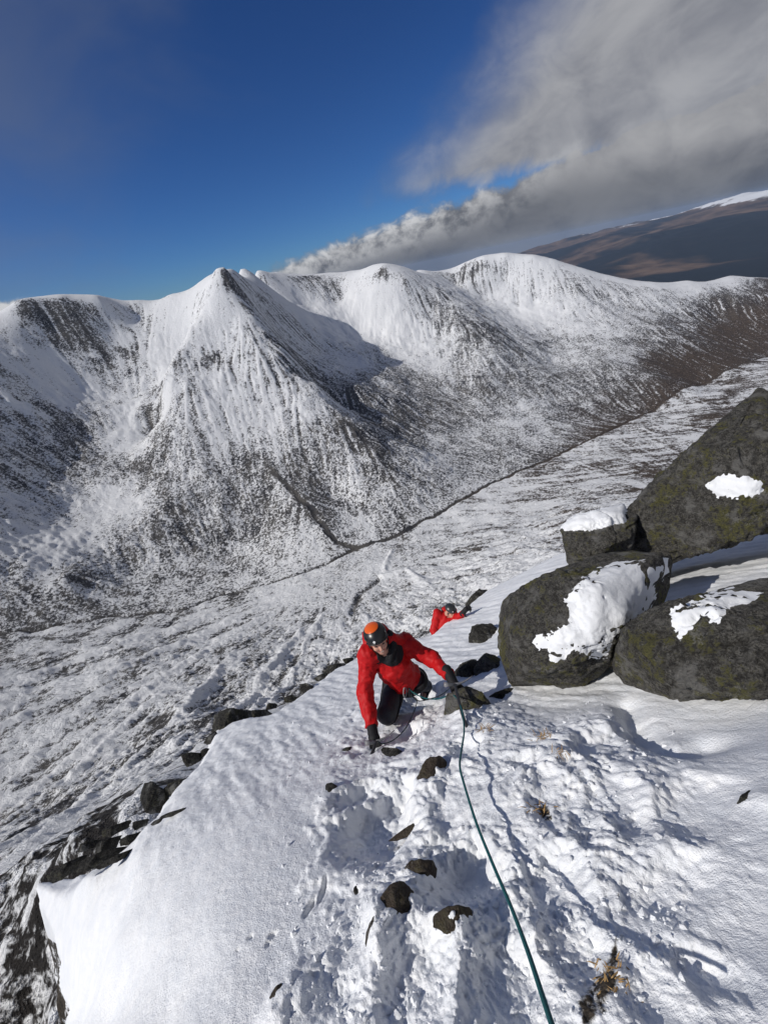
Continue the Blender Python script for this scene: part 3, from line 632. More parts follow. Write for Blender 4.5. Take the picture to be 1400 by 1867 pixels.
def boulder(name, label, pix, depth, front, back, facets=(), mat=None, n=6, rough=0.03, seed=1.0, p=16, cat='boulder', group=None, cen=None):
    V, Fc, Cn, D = boulder_verts(pix, depth, front, back, facets, n, rough, seed, p, cen)
    link(name, mesh_np(name, V, Fc, mat or M_ROCK), label=label, cat=cat, group=group)
    return V, Fc
def snow_on(rock, pix, label, thick=0.04, soft=22, seed=3.0, ragged=14):
    """snow lying on a rock: the rock's own surface, raised where the snow lies and feathered into it at the edge"""
    V, Fc = rock; N = vnormals(V, Fc); pu, pv = to_pix(V)
    sd = polysd(pu, pv, pix) + ragged * (noise3(V, 0.10, 5, 0.65, seed) + 0.7 * noise3(V, 0.03, 3, 0.6, seed + 6))
    vis = np.einsum('ij,ij->i', N, -V / np.linalg.norm(V, axis=1)[:, None])
    up = N[:, 2]
    hgt = thick * (sm(sd, -4, soft) - 0.10 - 0.22 * np.clip(noise3(V, 0.025, 3, 0.6, seed + 8), -0.3, 1) * (1 - sm(sd, 0, 9))) * (0.85 + 0.25 * noise3(V, 0.12, 4, 0.55, seed + 2)) - 0.02 * (vis < -0.05)
    keepv = hgt > -0.006 * 1.5
    keepv &= sd > -6
    Vs = V.copy()
    for _ in range(14):                                   # snow fills the small hollows
        A_ = np.zeros_like(Vs); c_ = np.zeros(len(Vs))
        for q in range(3):
            np.add.at(A_, Fc[:, q], Vs[Fc[:, (q + 1) % 3]] + Vs[Fc[:, (q + 2) % 3]]); np.add.at(c_, Fc[:, q], 2)
        Vs = 0.4 * Vs + 0.6 * A_ / c_[:, None]
    N = vnormals(Vs, Fc); wS = sm(sd, 2, 22)[:, None]; B_ = V * (1 - wS) + Vs * wS
    W = B_ + N * hgt[:, None] + np.array([0, 0, 1]) * np.clip(hgt, 0, None)[:, None] * 0.3
    fk = Fc[keepv[Fc].all(1)]
    lab = np.arange(len(V))                       # keep the one connected patch
    while True:
        mn = lab[fk].min(1); l2 = lab.copy()
        for q in range(3): np.minimum.at(l2, fk[:, q], mn)
        l2 = l2[l2]
        if (l2 == lab).all(): break
        lab = l2
    big_ = np.bincount(lab[fk[:, 0]]).argmax(); fk = fk[lab[fk[:, 0]] == big_]
    used, inv = np.unique(fk, return_inverse=True)
    link('snow_patch', mesh_np('snow_patch', W[used], inv.reshape(-1, 3), M_DRIFT), label=label, cat='snow patch', group='snow lying on the boulders')

# slab leaning at the top right
r1 = boulder('boulder', 'huge dark slab boulder leaning up behind the other boulders', [(1036, 1064), (1058, 1018), (1098, 980), (1195, 862), (1318, 748), (1400, 690), (1560, 630), (1640, 860), (1450, 935), (1388, 972), (1330, 1030), (1240, 1056), (1140, 1068)], 3.75, 0.50, 0.8, ((-0.7, 0.5, -0.6, 0.62), (0.2, -0.8, -0.6, 0.46), (0.5, 0.1, -0.8, 0.9)), n=6, rough=0.07, seed=1.3, p=60, group='large lichened boulders')
r1b = boulder('boulder', 'small square boulder capped with snow tucked against the huge slab', [(1022, 958), (1045, 938), (1125, 922), (1165, 935), (1150, 1000), (1080, 1035), (1036, 1030)], 4.0, 0.22, 0.4, ((0, 1.0, -0.42, 0.12),), n=6, rough=0.035, seed=4.1, p=60, group='large lichened boulders')
r2 = boulder('boulder', 'mossy boulder with the widest snow patch, below the huge slab', [(898, 1125), (908, 1102), (985, 1052), (1045, 1030), (1120, 1000), (1270, 1000), (1285, 1040), (1200, 1120), (1125, 1215), (1066, 1258), (1004, 1306), (945, 1286), (905, 1240)], 2.84, 0.34, 0.6, ((0.1, 0.75, -0.75, 0.30), (-0.85, -0.1, -0.55, 0.38), (0.1, -0.9, -0.5, 0.34), (0.7, -0.2, -0.7, 0.36)), n=6, rough=0.06, seed=2.4, p=55, group='large lichened boulders')
r3 = boulder('boulder', 'rounded lichened boulder bulging over the scooped snow moat', [(1112, 1185), (1125, 1160), (1185, 1112), (1265, 1085), (1340, 1058), (1420, 1042), (1540, 1060), (1560, 1220), (1440, 1262), (1330, 1308), (1228, 1342), (1160, 1305), (1118, 1250)], 2.17, 0.30, 0.5, ((0.1, 0.85, -0.55, 0.24), (-0.6, -0.5, -0.65, 0.34), (0.1, -0.85, -0.5, 0.27), (0.2, 0.3, -0.9, 0.31)), n=6, rough=0.05, seed=3.2, p=16, group='large lichened boulders')
snow_on(r1, [(1290, 872), (1315, 862), (1370, 866), (1398, 880), (1392, 905), (1340, 910), (1300, 902), (1280, 888)], 'small oval snow patch high on the huge slab boulder', 0.032, 34, 1.1)
snow_on(r1b, [(1022, 962), (1045, 940), (1140, 918), (1140, 950), (1085, 965), (1035, 968)], 'flat snow cap on the small square boulder', 0.05, 10, 2.1, 5)
snow_on(r2, [(1030, 1075), (1060, 1045), (1120, 1018), (1190, 1015), (1215, 1000), (1260, 1005), (1275, 1025), (1240, 1040), (1200, 1070), (1200, 1100), (1170, 1150), (1120, 1170), (1105, 1210), (1070, 1205), (1050, 1195), (1010, 1222), (990, 1195), (955, 1175), (975, 1150), (1020, 1140)], 'broad bright snow patch spread over the mossy boulder', 0.04, 60, 3.1, 16)
snow_on(r3, [(1215, 1110), (1260, 1085), (1330, 1068), (1395, 1078), (1370, 1105), (1335, 1112), (1310, 1140), (1280, 1130), (1240, 1165), (1222, 1145)], 'thin lumpy snow patch on top of the rounded lichened boulder', 0.032, 44, 4.1, 16)

def stone(name, label, u, v, w, h, k=1.0, mat=None, seed=1.0, n=5, ang=0.0, cat='rock', group=None, thick=0.7, sink=0.0):
    """an angular rock partly buried in the slope: outline w by h photograph pixels about (u, v)"""
    depth = min(hit(u, v), G(u, v, 1.08) @ fw)
    rs = np.random.default_rng(int(seed * 100)); pix = []
    m = 7
    for i in range(m):
        a = -2 * math.pi * (i + rs.uniform(-0.35, 0.35)) / m; q = rs.uniform(0.85, 1.2)
        x, y = 0.5 * w * q * math.cos(a), 0.5 * h * q * math.sin(a)
        pix.append((u + x * math.cos(ang) - y * math.sin(ang), v + x * math.sin(ang) + y * math.cos(ang)))
    s = depth / F * min(w, h) * 0.5
    fr = s * thick
    fac = tuple((rs.uniform(-1, 1), rs.uniform(-0.6, 1), -rs.uniform(0.4, 1), fr * rs.uniform(0.55, 0.95)) for _ in range(6))
    V, Fc, Cn, D = boulder_verts(pix, depth + 0.35 * s + sink, fr, max(s * 1.6, 0.08), fac, n, 0.0, seed, 40)
    V = V + D * (s * (0.22 * noise3(V / s, 1.1, 4, 0.6, seed, True) + 0.10 * noise3(V / s, 0.4, 3, 0.6, seed + 2)))[:, None]
    link(name, mesh_np(name, V, Fc, mat or M_DARK), label=label, cat=cat, group=group)
GE = 'rocks breaking through the snow'
stone('rock', 'lichened grey rock under the front climber\'s outstretched hand', 852, 1296, 74, 66, 0.97, M_ROCK, 1.1, 5, group=GE, sink=0.10)
stone('rock', 'black rock slab between the snow ribbon and the mossy boulder', 882, 1170, 52, 56, 0.97, M_DARK, 2.2, 5, 0.5, group=GE)
stone('rock', 'grey rock wedged against the left foot of the mossy boulder', 890, 1222, 46, 62, 0.96, M_ROCK, 3.3, 4, 0.2, group=GE)
stone('rock', 'black rock just above the front climber\'s outstretched hand', 858, 1232, 52, 50, 0.97, M_DARK, 4.4, 4, -0.5, group=GE)
stone('rock', 'thin curved dark rock rib beside the trampled snow under the mossy boulder', 915, 1272, 74, 22, 0.96, M_DARK, 5.5, 4, -0.45, group=GE)
stone('rock', 'brown pointed rock standing in the trampled snow near the rope', 790, 1410, 40, 60, 0.96, M_BROWN, 6.6, 4, 0.5, group=GE, thick=0.9)
stone('rock', 'rounded brown rock, largest of the three in the trodden steps', 722, 1642, 64, 50, 0.95, M_BROWN, 7.7, 4, -0.3, group=GE, thick=1.0)
stone('rock', 'low brown rock nearest the taut rope', 830, 1675, 68, 44, 0.96, M_BROWN, 8.8, 4, -0.1, group=GE, thick=0.9)
stone('rock', 'dark pointed rock above the rounded brown rock', 766, 1592, 58, 40, 0.96, M_BROWN, 9.9, 4, -0.4, group=GE, thick=0.9)
stone('rock', 'tiny black stone left of the rounded brown rock', 655, 1628, 22, 26, 0.97, M_DARK, 10.1, 3, 0.4, group=GE)
stone('rock', 'small black rock alone in the smooth snow under the rounded boulder', 1360, 1465, 62, 26, 0.96, M_DARK, 11.2, 4, -0.9, group=GE)
stone('rock', 'dark rock ledge left of the front climber\'s planted hand', 636, 1372, 50, 18, 0.97, M_DARK, 12.3, 4, -0.2, group=GE)
stone('rock', 'long curved dark rock ledge right of the front climber\'s planted hand', 722, 1376, 74, 18, 0.97, M_DARK, 13.4, 4, 0.35, group=GE)
stone('rock', 'small dark stone standing in for the dark holes below the planted hand', 606, 1442, 34, 22, 0.98, M_DARK, 14.5, 3, 0.4, group=GE)  # dark stone put in for holes in the snow
stone('rock', 'thin dark rock edge lying along the upper trodden step', 752, 1512, 92, 16, 0.96, M_BROWN, 15.6, 4, -0.5, group=GE)
stone('rock', 'narrow brown rock edge trailing below the rounded brown rock', 680, 1690, 16, 78, 0.97, M_BROWN, 16.7, 4, 0.4, group=GE)
stone('rock', 'narrow brown rock poking through smooth snow at the foot of the slope', 500, 1822, 18, 70, 0.97, M_BROWN, 17.8, 4, 0.55, group=GE)
for q, (u, v, w_, h_, an) in enumerate([(115, 1590, 90, 34, -0.5), (165, 1572, 110, 30, -0.42), (190, 1545, 130, 34, -0.38), (240, 1530, 120, 26, -0.36), (150, 1545, 70, 24, -0.3), (215, 1565, 90, 18, -0.42), (290, 1502, 120, 22, -0.36), (330, 1480, 90, 15, -0.3), (245, 1506, 60, 22, -0.3), (205, 1515, 70, 26, -0.4)]):
    stone('rock', 'flat black rock in the broken band along the top of the snow lip', u, v, w_ * 1.35, h_ * 0.62, 1.05, M_DARK, 40.3 + q, 5, an, group='flat rocks along the snow lip', thick=0.45)
stone('rock', 'small rounded dark rock hanging on the edge of the drop', 280, 1455, 44, 50, 1.01, M_DARK, 20.2, 4, -0.5, group=GE)
stone('rock', 'thin dark rock strip on the edge above the rounded one', 325, 1434, 70, 22, 1.01, M_DARK, 21.3, 4, -0.4, group=GE)
stone('rock', 'flat dark rock in the snow between the ledge and the rock strip', 342, 1387, 62, 22, 1.01, M_DARK, 22.4, 4, -0.35, group=GE)
stone('rock', 'widest black ledge on the far edge, snow swept round it', 412, 1322, 130, 44, 1.01, M_DARK, 23.5, 5, -0.15, group=GE)
stone('rock', 'long thin black tail of the widest ledge', 462, 1302, 110, 13, 1.01, M_DARK, 24.6, 4, -0.13, group=GE)
stone('rock', 'small dark block at the snow edge beyond the planted arm', 562, 1258, 30, 20, 1.0, M_DARK, 25.7, 4, 0.2, group=GE)
stone('rock', 'long broken dark rock edge behind the planted arm', 608, 1219, 84, 14, 1.0, M_DARK, 26.8, 4, -0.25, group=GE)
stone('rock', 'dark rock rib on the snow crest beside the hidden climber', 868, 1092, 66, 20, 0.83, M_DARK, 27.9, 4, -0.75, group=GE)

for q, (u, v, w_, h_, an) in enumerate([(530, 1274, 26, 12, -0.3), (585, 1236, 30, 12, -0.4), (632, 1206, 30, 10, -0.3), (492, 1288, 34, 10, -0.1), (386, 1346, 30, 14, -0.8), (372, 1372, 26, 12, -0.6)]):
    stone('rock', 'small dark rock fragment in the far edge of the snow shelf', u, v, w_, h_, 1.0, M_DARK, 60.7 + q, 4, an, group='rock fragments along the far snow edge', thick=0.7)
# ------------------------------------------------------------------ climbers
def nets(f, lo, hi, h):
    """surface of f = 0 on a voxel grid (surface nets)"""
    ax = [np.arange(lo[i], hi[i] + h, h) for i in range(3)]
    g = np.stack(np.meshgrid(*ax, indexing='ij'), -1); sh = g.shape[:3]
    k = 5; cax = [np.arange(a[0] + 2 * h, a[-1] + 3 * h, k * h) for a in ax]
    cg = np.stack(np.meshgrid(*cax, indexing='ij'), -1); cv = f(cg.reshape(-1, 3)).reshape(cg.shape[:3])
    up = cv
    for a in range(3): up = np.repeat(up, k, axis=a)
    up = up[:sh[0], :sh[1], :sh[2]]
    v = up.copy(); m0 = np.abs(up) < 4.6 * h * 1.25 + 0.012
    v[m0] = f(g[m0]); s = v < 0
    acc = np.zeros(tuple(n - 1 for n in sh) + (3,)); cnt = np.zeros(tuple(n - 1 for n in sh))
    for a in range(3):
        o = [0, 0, 0]
        b1, b2 = [q for q in range(3) if q != a]
        for i in (0, 1):
            for j in (0, 1):
                o[a], o[b1], o[b2] = 0, i, j
                s0 = tuple(slice(o[q], sh[q] - 1 + o[q]) for q in range(3)); o[a] = 1
                s1 = tuple(slice(o[q], sh[q] - 1 + o[q]) for q in range(3)); o[a] = 0
                v0, v1 = v[s0], v[s1]; c = (v0 < 0) != (v1 < 0)
                t = np.where(c, v0 / np.where(c, v0 - v1, 1), 0)
                for q in range(3): acc[..., q] += np.where(c, t if q == a else o[q], 0)
                cnt += c
    m = cnt > 0; idx = np.full(m.shape, -1); idx[m] = np.arange(m.sum())
    ijk = np.argwhere(m); V = np.array(lo) + h * (ijk + acc[m] / cnt[m][:, None])
    Q = []
    for a in range(3):
        b1, b2 = (a + 1) % 3, (a + 2) % 3
        sl0 = [slice(None)] * 3; sl1 = [slice(None)] * 3; sl0[a] = slice(0, -1); sl1[a] = slice(1, None)
        c = s[tuple(sl0)] != s[tuple(sl1)]; pos_ = s[tuple(sl0)]
        e = np.argwhere(c); fl = pos_[c]
        ok = (e[:, b1] > 0) & (e[:, b2] > 0) & (e[:, b1] < sh[b1] - 1) & (e[:, b2] < sh[b2] - 1); e, fl = e[ok], fl[ok]
        def cell(d1, d2):
            q = e.copy(); q[:, b1] -= d1; q[:, b2] -= d2; return idx[tuple(q.T)]
        q = np.stack([cell(1, 1), cell(0, 1), cell(0, 0), cell(1, 0)], -1)
        q[~fl] = q[~fl][:, ::-1]; Q.append(q)
    Q = np.concatenate(Q); return V, Q[(Q >= 0).all(1)]
def cone(a, b_, ra, rb):
    a, b_ = np.array(a, float), np.array(b_, float); d = b_ - a; L = d @ d + 1e-12
    def f(P):
        t = np.clip((P - a) @ d / L, 0, 1)
        return np.linalg.norm(P - a - t[:, None] * d, axis=1) - (ra + (rb - ra) * t)
    f.box = (np.minimum(a - ra, b_ - rb), np.maximum(a + ra, b_ + rb)); return f
def ell(c, axes, r):
    c = np.array(c, float); A = np.array(axes, float); r = np.array(r, float)
    def f(P):
        q = (P - c) @ A.T; k0 = np.linalg.norm(q / r, axis=1); k1 = np.linalg.norm(q / (r * r), axis=1) + 1e-9
        return k0 * (k0 - 1) / k1
    f.box = (c - r.max(), c + r.max()); return f
def union(fs, k=0.02):
    def f(P):
        d = fs[0](P)
        for g in fs[1:]:
            e = g(P); h = np.clip(0.5 + 0.5 * (e - d) / k, 0, 1); d = e * (1 - h) + d * h - k * h * (1 - h)
        return d
    f.box = (np.min([g.box[0] for g in fs], 0), np.max([g.box[1] for g in fs], 0)); return f
def cut(f, *gs):
    def q(P):
        d = f(P)
        for g in gs: d = np.maximum(d, g(P))
        return d
    q.box = f.box; return q
def grow(f, r):
    q = lambda P: f(P) - r
    q.box = (f.box[0] - r, f.box[1] + r); return q
def folds(f, amp, wl, seed, direction=None):
    def q(P):
        n = noise3(P, wl, 3, 0.5, seed, True)
        return f(P) + amp * (n - 0.5)
    q.box = (f.box[0] - amp, f.box[1] + amp); return q
def half(p, n):
    p, n = np.array(p, float), np.array(n, float); n = n / np.linalg.norm(n)
    return lambda P: (P - p) @ n
def shell(name, f, h, mat, root, label=None, box=None):
    lo, hi = box or (f.box[0] - 2 * h, f.box[1] + 2 * h)
    V, Q = nets(f, lo, hi, h)
    base = np.array(root.location[:]) if root.parent is None else np.array(root.parent.location[:])
    o = link(name, mesh_np(name, V - base, Q, mat), parent=root, label=label)
    return o
def empty(name, loc, label, cat, group=None):
    o = bpy.data.objects.new(name, None); col.objects.link(o); o.location = loc; o.empty_display_size = 0.2
    return tag(o, label, cat, group)
def tube(pts, r, seg=8, closed=False):
    """swept tube; r a number or one radius per point"""
    P = np.array(pts, float); n = len(P); r = np.broadcast_to(np.asarray(r, float), (n,))
    T = np.gradient(P, axis=0); T /= np.linalg.norm(T, axis=1)[:, None] + 1e-12
    nrm = np.cross(T[0], [0.3, 0.5, 0.8]); V = []
    for i in range(n):
        nrm = nrm - T[i] * (nrm @ T[i]); nrm /= np.linalg.norm(nrm); bi = np.cross(T[i], nrm)
        for k in range(seg):
            a = 2 * math.pi * k / seg; V.append(P[i] + r[i] * (math.cos(a) * nrm + math.sin(a) * bi))
    Q = [(i * seg + k, i * seg + (k + 1) % seg, (i + 1) * seg + (k + 1) % seg, (i + 1) * seg + k) for i in range(n - 1) for k in range(seg)]
    c0, c1 = len(V), len(V) + 1; V += [P[0], P[-1]]
    Q += [(c0, (k + 1) % seg, k, k) for k in range(0)]
    faces = list(Q) + [((k + 1) % seg, k, c0) for k in range(seg)] + [((n - 1) * seg + k, (n - 1) * seg + (k + 1) % seg, c1) for k in range(seg)]
    return V, faces
def tubes_mesh(name, parts, mat):
    V, Fs = [], []
    for v, f in parts:
        o = len(V); V += [tuple(q) for q in v]; Fs += [tuple(i + o for i in g) for g in f]
    me = bpy.data.meshes.new(name); me.from_pydata(V, [], Fs); me.update()
    me.polygons.foreach_set('use_smooth', [True] * len(me.polygons)); me.materials.append(mat); return me
def spline(pts, n=12):
    P = np.array(pts, float); P = np.vstack([2 * P[0] - P[1], P, 2 * P[-1] - P[-2]]); out = []
    for i in range(1, len(P) - 2):
        for t in np.linspace(0, 1, n, endpoint=False):
            a, b_, c, d = P[i - 1], P[i], P[i + 1], P[i + 2]
            out.append(0.5 * (2 * b_ + (c - a) * t + (2 * a - 5 * b_ + 4 * c - d) * t * t + (3 * b_ - a - 3 * c + d) * t ** 3))
    out.append(P[-2]); return np.array(out)
def norm(v): v = np.array(v, float); return v / np.linalg.norm(v)

M_RED = plain('red_shell_fabric', (0.46, 0.006, 0.008), 0.6, 0.25, 0.12, 30, 0.35, 22)
M_BLACK = plain('black_fabric', (0.012, 0.012, 0.014), 0.7, 0.3, 0.25, 50, 0.3, 60)
M_CHAR = plain('charcoal_fabric', (0.024, 0.027, 0.033), 0.65, 0.35, 0.25, 40, 0.3, 40)
M_SKIN = plain('skin', (0.56, 0.30, 0.22), 0.5, 0.4, 0.12, 40)
M_LIP = plain('lips', (0.36, 0.10, 0.09), 0.5, 0.4, 0.1, 60)
M_EYE = plain('eye_dark', (0.03, 0.022, 0.018), 0.25, 0.5, 0.1, 60)  # whole eye near black: shade under the helmet put into the colour
M_TEETH = plain('teeth', (0.70, 0.66, 0.58), 0.35, 0.5, 0.05, 60)
M_HAIR = plain('brown_hair', (0.06, 0.035, 0.02), 0.6, 0.4, 0.3, 120)
M_HELM = plain('black_helmet_shell', (0.014, 0.014, 0.015), 0.32, 0.5, 0.1, 40)
M_ORANGE = plain('orange_helmet_shell', (0.72, 0.11, 0.012), 0.32, 0.5, 0.06, 40)
M_GREYH = plain('grey_helmet_shell', (0.03, 0.032, 0.035), 0.35, 0.5, 0.1, 40)
M_WHITE = plain('white_print', (0.75, 0.75, 0.75), 0.6, 0.3, 0.03, 40)
M_METAL = plain('grey_alloy', (0.22, 0.22, 0.23), 0.35, 0.6, 0.2, 60)
M_DMETAL = plain('black_anodised_alloy', (0.03, 0.03, 0.033), 0.4, 0.5, 0.2, 60)

def glove(name, wrist, palm, tips_dir, spread, thumb_dir, root, curl, size=1.0):
    """hand in a glove: palm, four unequal bent fingers and a thumb from the side of the palm"""
    wrist, palm = np.array(wrist), np.array(palm); fd, sp, td = norm(tips_dir), norm(spread), norm(thumb_dir); cd_ = norm(curl)
    fs = [cone(wrist - norm(palm - wrist) * 0.05, palm, 0.044 * size, 0.040 * size), cone(palm - sp * 0.022 * size, palm + sp * 0.022 * size, 0.026 * size, 0.026 * size)]
    for i, (off, ln) in enumerate(((-0.036, 0.085), (-0.012, 0.098), (0.012, 0.092), (0.034, 0.072))):
        k = palm + sp * off * size + fd * 0.025 * size; L = ln * size
        a = k + fd * L * 0.5; c = a + norm(fd * 0.55 + cd_ * 0.8) * L * 0.36; e = c + norm(cd_ * 1.0 - fd * 0.1) * L * 0.28
        fs += [cone(k, a, 0.0125 * size, 0.0115 * size), cone(a, c, 0.0115 * size, 0.0105 * size), cone(c, e, 0.0105 * size, 0.0095 * size)]
    tb = wrist * 0.35 + palm * 0.65 - sp * 0.03 * size; tm = tb + td * 0.045 * size; te = tm + norm(td * 0.5 + fd * 0.4 + cd_ * 0.5) * 0.035 * size
    fs += [cone(tb, tm, 0.017 * size, 0.014 * size), cone(tm, te, 0.014 * size, 0.011 * size)]
    return shell(name, union(fs, 0.006 * size), 0.006 * size, M_BLACK, root)

def head_frame(up, fwd):
    hu = norm(up); hf = norm(np.array(fwd) - hu * (np.array(fwd) @ hu)); hr = np.cross(hf, hu); return hr, hf, hu     # hr: the person's right

def person(root, j, hd, helm_mat, crown_mat, fine, seed, logo=True):
    """j: joints; hd: (head centre, up, face direction)"""
    hc, hu_, hf_ = hd; hr, hf, hu = head_frame(hu_, hf_); ax = np.array([hr, hf, hu])
    H = lambda r, f, u: hc + hr * r + hf * f + hu * u
    h = fine
    skull = [ell(H(0, -0.005, 0.03), ax, (0.074, 0.094, 0.092)), ell(H(0, 0.022, -0.035), ax, (0.058, 0.066, 0.075)), ell(H(0, 0.06, -0.088), ax, (0.026, 0.024, 0.022)),
             cone(H(0, 0.088, 0.012), H(0, 0.108, -0.026), 0.009, 0.013), ell(H(0.034, 0.062, -0.028), ax, (0.024, 0.024, 0.022)), ell(H(-0.034, 0.062, -0.028), ax, (0.024, 0.024, 0.022)),
             cone(H(0.045, 0.076, 0.026), H(-0.045, 0.076, 0.026), 0.011, 0.011), ell(H(0.076, -0.005, -0.012), ax, (0.010, 0.02, 0.032)), ell(H(-0.076, -0.005, -0.012), ax, (0.010, 0.02, 0.032))]
    neck = cone(H(0, -0.01, -0.06), j['neck'], 0.056, 0.062)
    core = [neck, cone(j['neck'], j['chest'], 0.07, 0.11), cone(j['chest'], j['hip'], 0.11, 0.11)]
    for s in 'rl':
        core += [cone(j['chest'] * 0.4 + j['neck'] * 0.6, j['sh' + s], 0.07, 0.052), cone(j['sh' + s], j['el' + s], 0.048, 0.038), cone(j['el' + s], j['wr' + s], 0.038, 0.026), cone(j['wr' + s], j['hd' + s], 0.026, 0.024),
                 cone(j['hip'], j['hp' + s], 0.10, 0.085), cone(j['hp' + s], j['kn' + s], 0.078, 0.055), cone(j['kn' + s], j['an' + s], 0.052, 0.035), cone(j['an' + s], j['ft' + s], 0.034, 0.026)]
    body = union([union(skull, 0.016)] + core, 0.03)
    bo = shell('body', body, max(h, 0.010), M_SKIN, root)
    # finer face over the same skull
    fbox = (H(0, 0, 0) - 0.15, H(0, 0, 0) + 0.15)
    face = cut(grow(union(skull, 0.014), 0.0022), half(H(0, 0.005, 0), -hf + 0 * hu), half(H(0, 0, 0.075), hu))
    shell('face', face, 0.005, M_SKIN, root, box=fbox)
    for s in (1, -1):
        shell('eye', ell(H(0.031 * s, 0.083, 0.006), ax, (0.015, 0.009, 0.0065)), 0.003, M_EYE, root)
        shell('eyebrow', cone(H(0.05 * s, 0.083, 0.026), H(0.016 * s, 0.0905, 0.027), 0.0045, 0.005), 0.003, M_HAIR, root)
    mouth = [cone(H(x0, 0.0905 - 0.35 * abs(x0), -0.058 + 6.0 * x0 * x0), H(x1, 0.0905 - 0.35 * abs(x1), -0.058 + 6.0 * x1 * x1), 0.0052, 0.0052) for x0, x1 in ((-0.028, -0.012), (-0.012, 0.012), (0.012, 0.028))]
    mo = shell('mouth', union(mouth, 0.003), 0.003, M_LIP, root)
    shell('teeth', cone(H(-0.012, 0.0945, -0.0565), H(0.012, 0.0945, -0.0565), 0.003, 0.003), 0.0025, M_TEETH, mo)
    # helmet
    he = ell(H(0, -0.002, 0.052), ax, (0.106, 0.124, 0.102))
    hel = shell('helmet', cut(he, grow(ell(H(0, -0.002, 0.045), ax, (0.092, 0.110, 0.092)), 0) and (lambda P, g=ell(H(0, -0.002, 0.045), ax, (0.092, 0.110, 0.092)): -g(P)), half(H(0, 0.10, 0.052), -hu - 0.36 * hf)), 0.005, helm_mat, root)
    brim = [cone(H(0.10 * math.sin(a), 0.123 * math.cos(a), 0.055 - 0.02 * (1 - math.cos(a))), H(0.10 * math.sin(a2), 0.123 * math.cos(a2), 0.055 - 0.02 * (1 - math.cos(a2))), 0.007, 0.007) for a, a2 in [(q * 0.3 - 1.2, q * 0.3 - 0.9) for q in range(8)]]
    shell('brim', union(brim, 0.004), 0.005, helm_mat, hel)
    if crown_mat:
        shell('crown_panel', cut(grow(he, 0.004), ell(H(0.016, 0.0, 0.17), ax, (0.078, 0.082, 0.060)), lambda P: -he(P) - 0.006), 0.004, crown_mat, hel)
        for s in (-1, 1):
            shell('vent', ell(H(0.088 * s, 0.045, 0.095), ax, (0.012, 0.028, 0.008)), 0.004, M_DMETAL, hel)
    if logo:
        c = H(0.03, 0.118, 0.085); nn = norm(hf * 0.8 + hr * 0.25 + hu * 0.35); e1 = norm(hr - nn * (hr @ nn)); e2 = np.cross(nn, e1); base = np.array(root.location[:])
        c = c + nn * 0.004
        V = [c + e1 * x + e2 * y + nn * z for z in (0.0, 0.004) for x, y in ((-0.013, 0), (0, -0.013), (0.013, 0), (0, 0.013))]
        link('logo', mesh_np('logo', np.array(V) - base, [(3, 2, 1, 0), (4, 5, 6, 7), (0, 1, 5, 4), (1, 2, 6, 5), (2, 3, 7, 6), (3, 0, 4, 7)], M_WHITE, False), parent=hel)
    for s in (1, -1):
        st = tube(spline([H(0.088 * s, 0.02, 0.03), H(0.078 * s, 0.035, -0.03), H(0.045 * s, 0.05, -0.085), H(0.0, 0.055, -0.108)], 6), 0.006, 6)
        link('chin_strap', tubes_mesh('chin_strap', [([np.array(q) - np.array(root.location[:]) for q in st[0]], st[1])], M_BLACK), parent=hel)
    # jacket
    tor = [cone(j['neck'] - 0.02 * hu, j['chest'], 0.105, 0.155), cone(j['chest'], j['hem'], 0.158, 0.165)]
    for s in 'rl':
        tor += [cone(j['chest'] * 0.45 + j['neck'] * 0.55, j['sh' + s], 0.105, 0.085), cone(j['sh' + s], j['el' + s], 0.090, 0.078), cone(j['el' + s], j['wr' + s], 0.078, 0.060)]
    jac = folds(folds(union(tor, 0.035), 0.022, 0.20, seed), 0.013, 0.085, seed + 1)
    ends = [half(j['wr' + s], j['wr' + s] - j['el' + s]) for s in 'rl']
    near = [lambda P, q=j['wr' + s]: np.linalg.norm(P - q, axis=1) - 0.10 for s in 'rl']
    def clip_cuffs(P):
        d = np.full(len(P), -1.0)
        for e, g in zip(ends, near): d = np.maximum(d, np.minimum(e(P), -g(P)))
        return d
    neck_hole = cone(H(0, 0.05, -0.03), j['neck'] + hf * 0.03, 0.07, 0.05)
    jac = cut(jac, clip_cuffs, half(j['hem'], j['hem'] - j['chest']), lambda P: -neck_hole(P))
    jo = shell('jacket', jac, h, M_RED, root)
    # hood bunched behind the head, stand-up collar, dark chest
    hood = folds(union([cone(H(0.10, -0.05, -0.075), H(0.055, -0.115, -0.01), 0.05, 0.05), cone(H(0.055, -0.115, -0.01), H(-0.055, -0.115, -0.01), 0.052, 0.052), cone(H(-0.055, -0.115, -0.01), H(-0.11, -0.04, -0.075), 0.052, 0.056), cone(H(-0.11, -0.04, -0.075), j['shl'], 0.05, 0.06)], 0.03), 0.008, 0.09, seed + 2)
    shell('hood', hood, h, M_RED, jo)
    colr = union([cone(H(0.09, 0.0, -0.085), H(0.06, 0.05, -0.165), 0.026, 0.028), cone(H(0.06, 0.05, -0.165), H(-0.04, 0.065, -0.18), 0.028, 0.030), cone(H(-0.04, 0.065, -0.18), H(-0.105, 0.01, -0.125), 0.032, 0.034), cone(H(-0.105, 0.01, -0.125), H(-0.115, -0.04, -0.03), 0.034, 0.034)], 0.02)
    shell('collar', cut(folds(colr, 0.006, 0.07, seed + 4), lambda P: -neck(P) + 0.004), h, M_BLACK, jo)
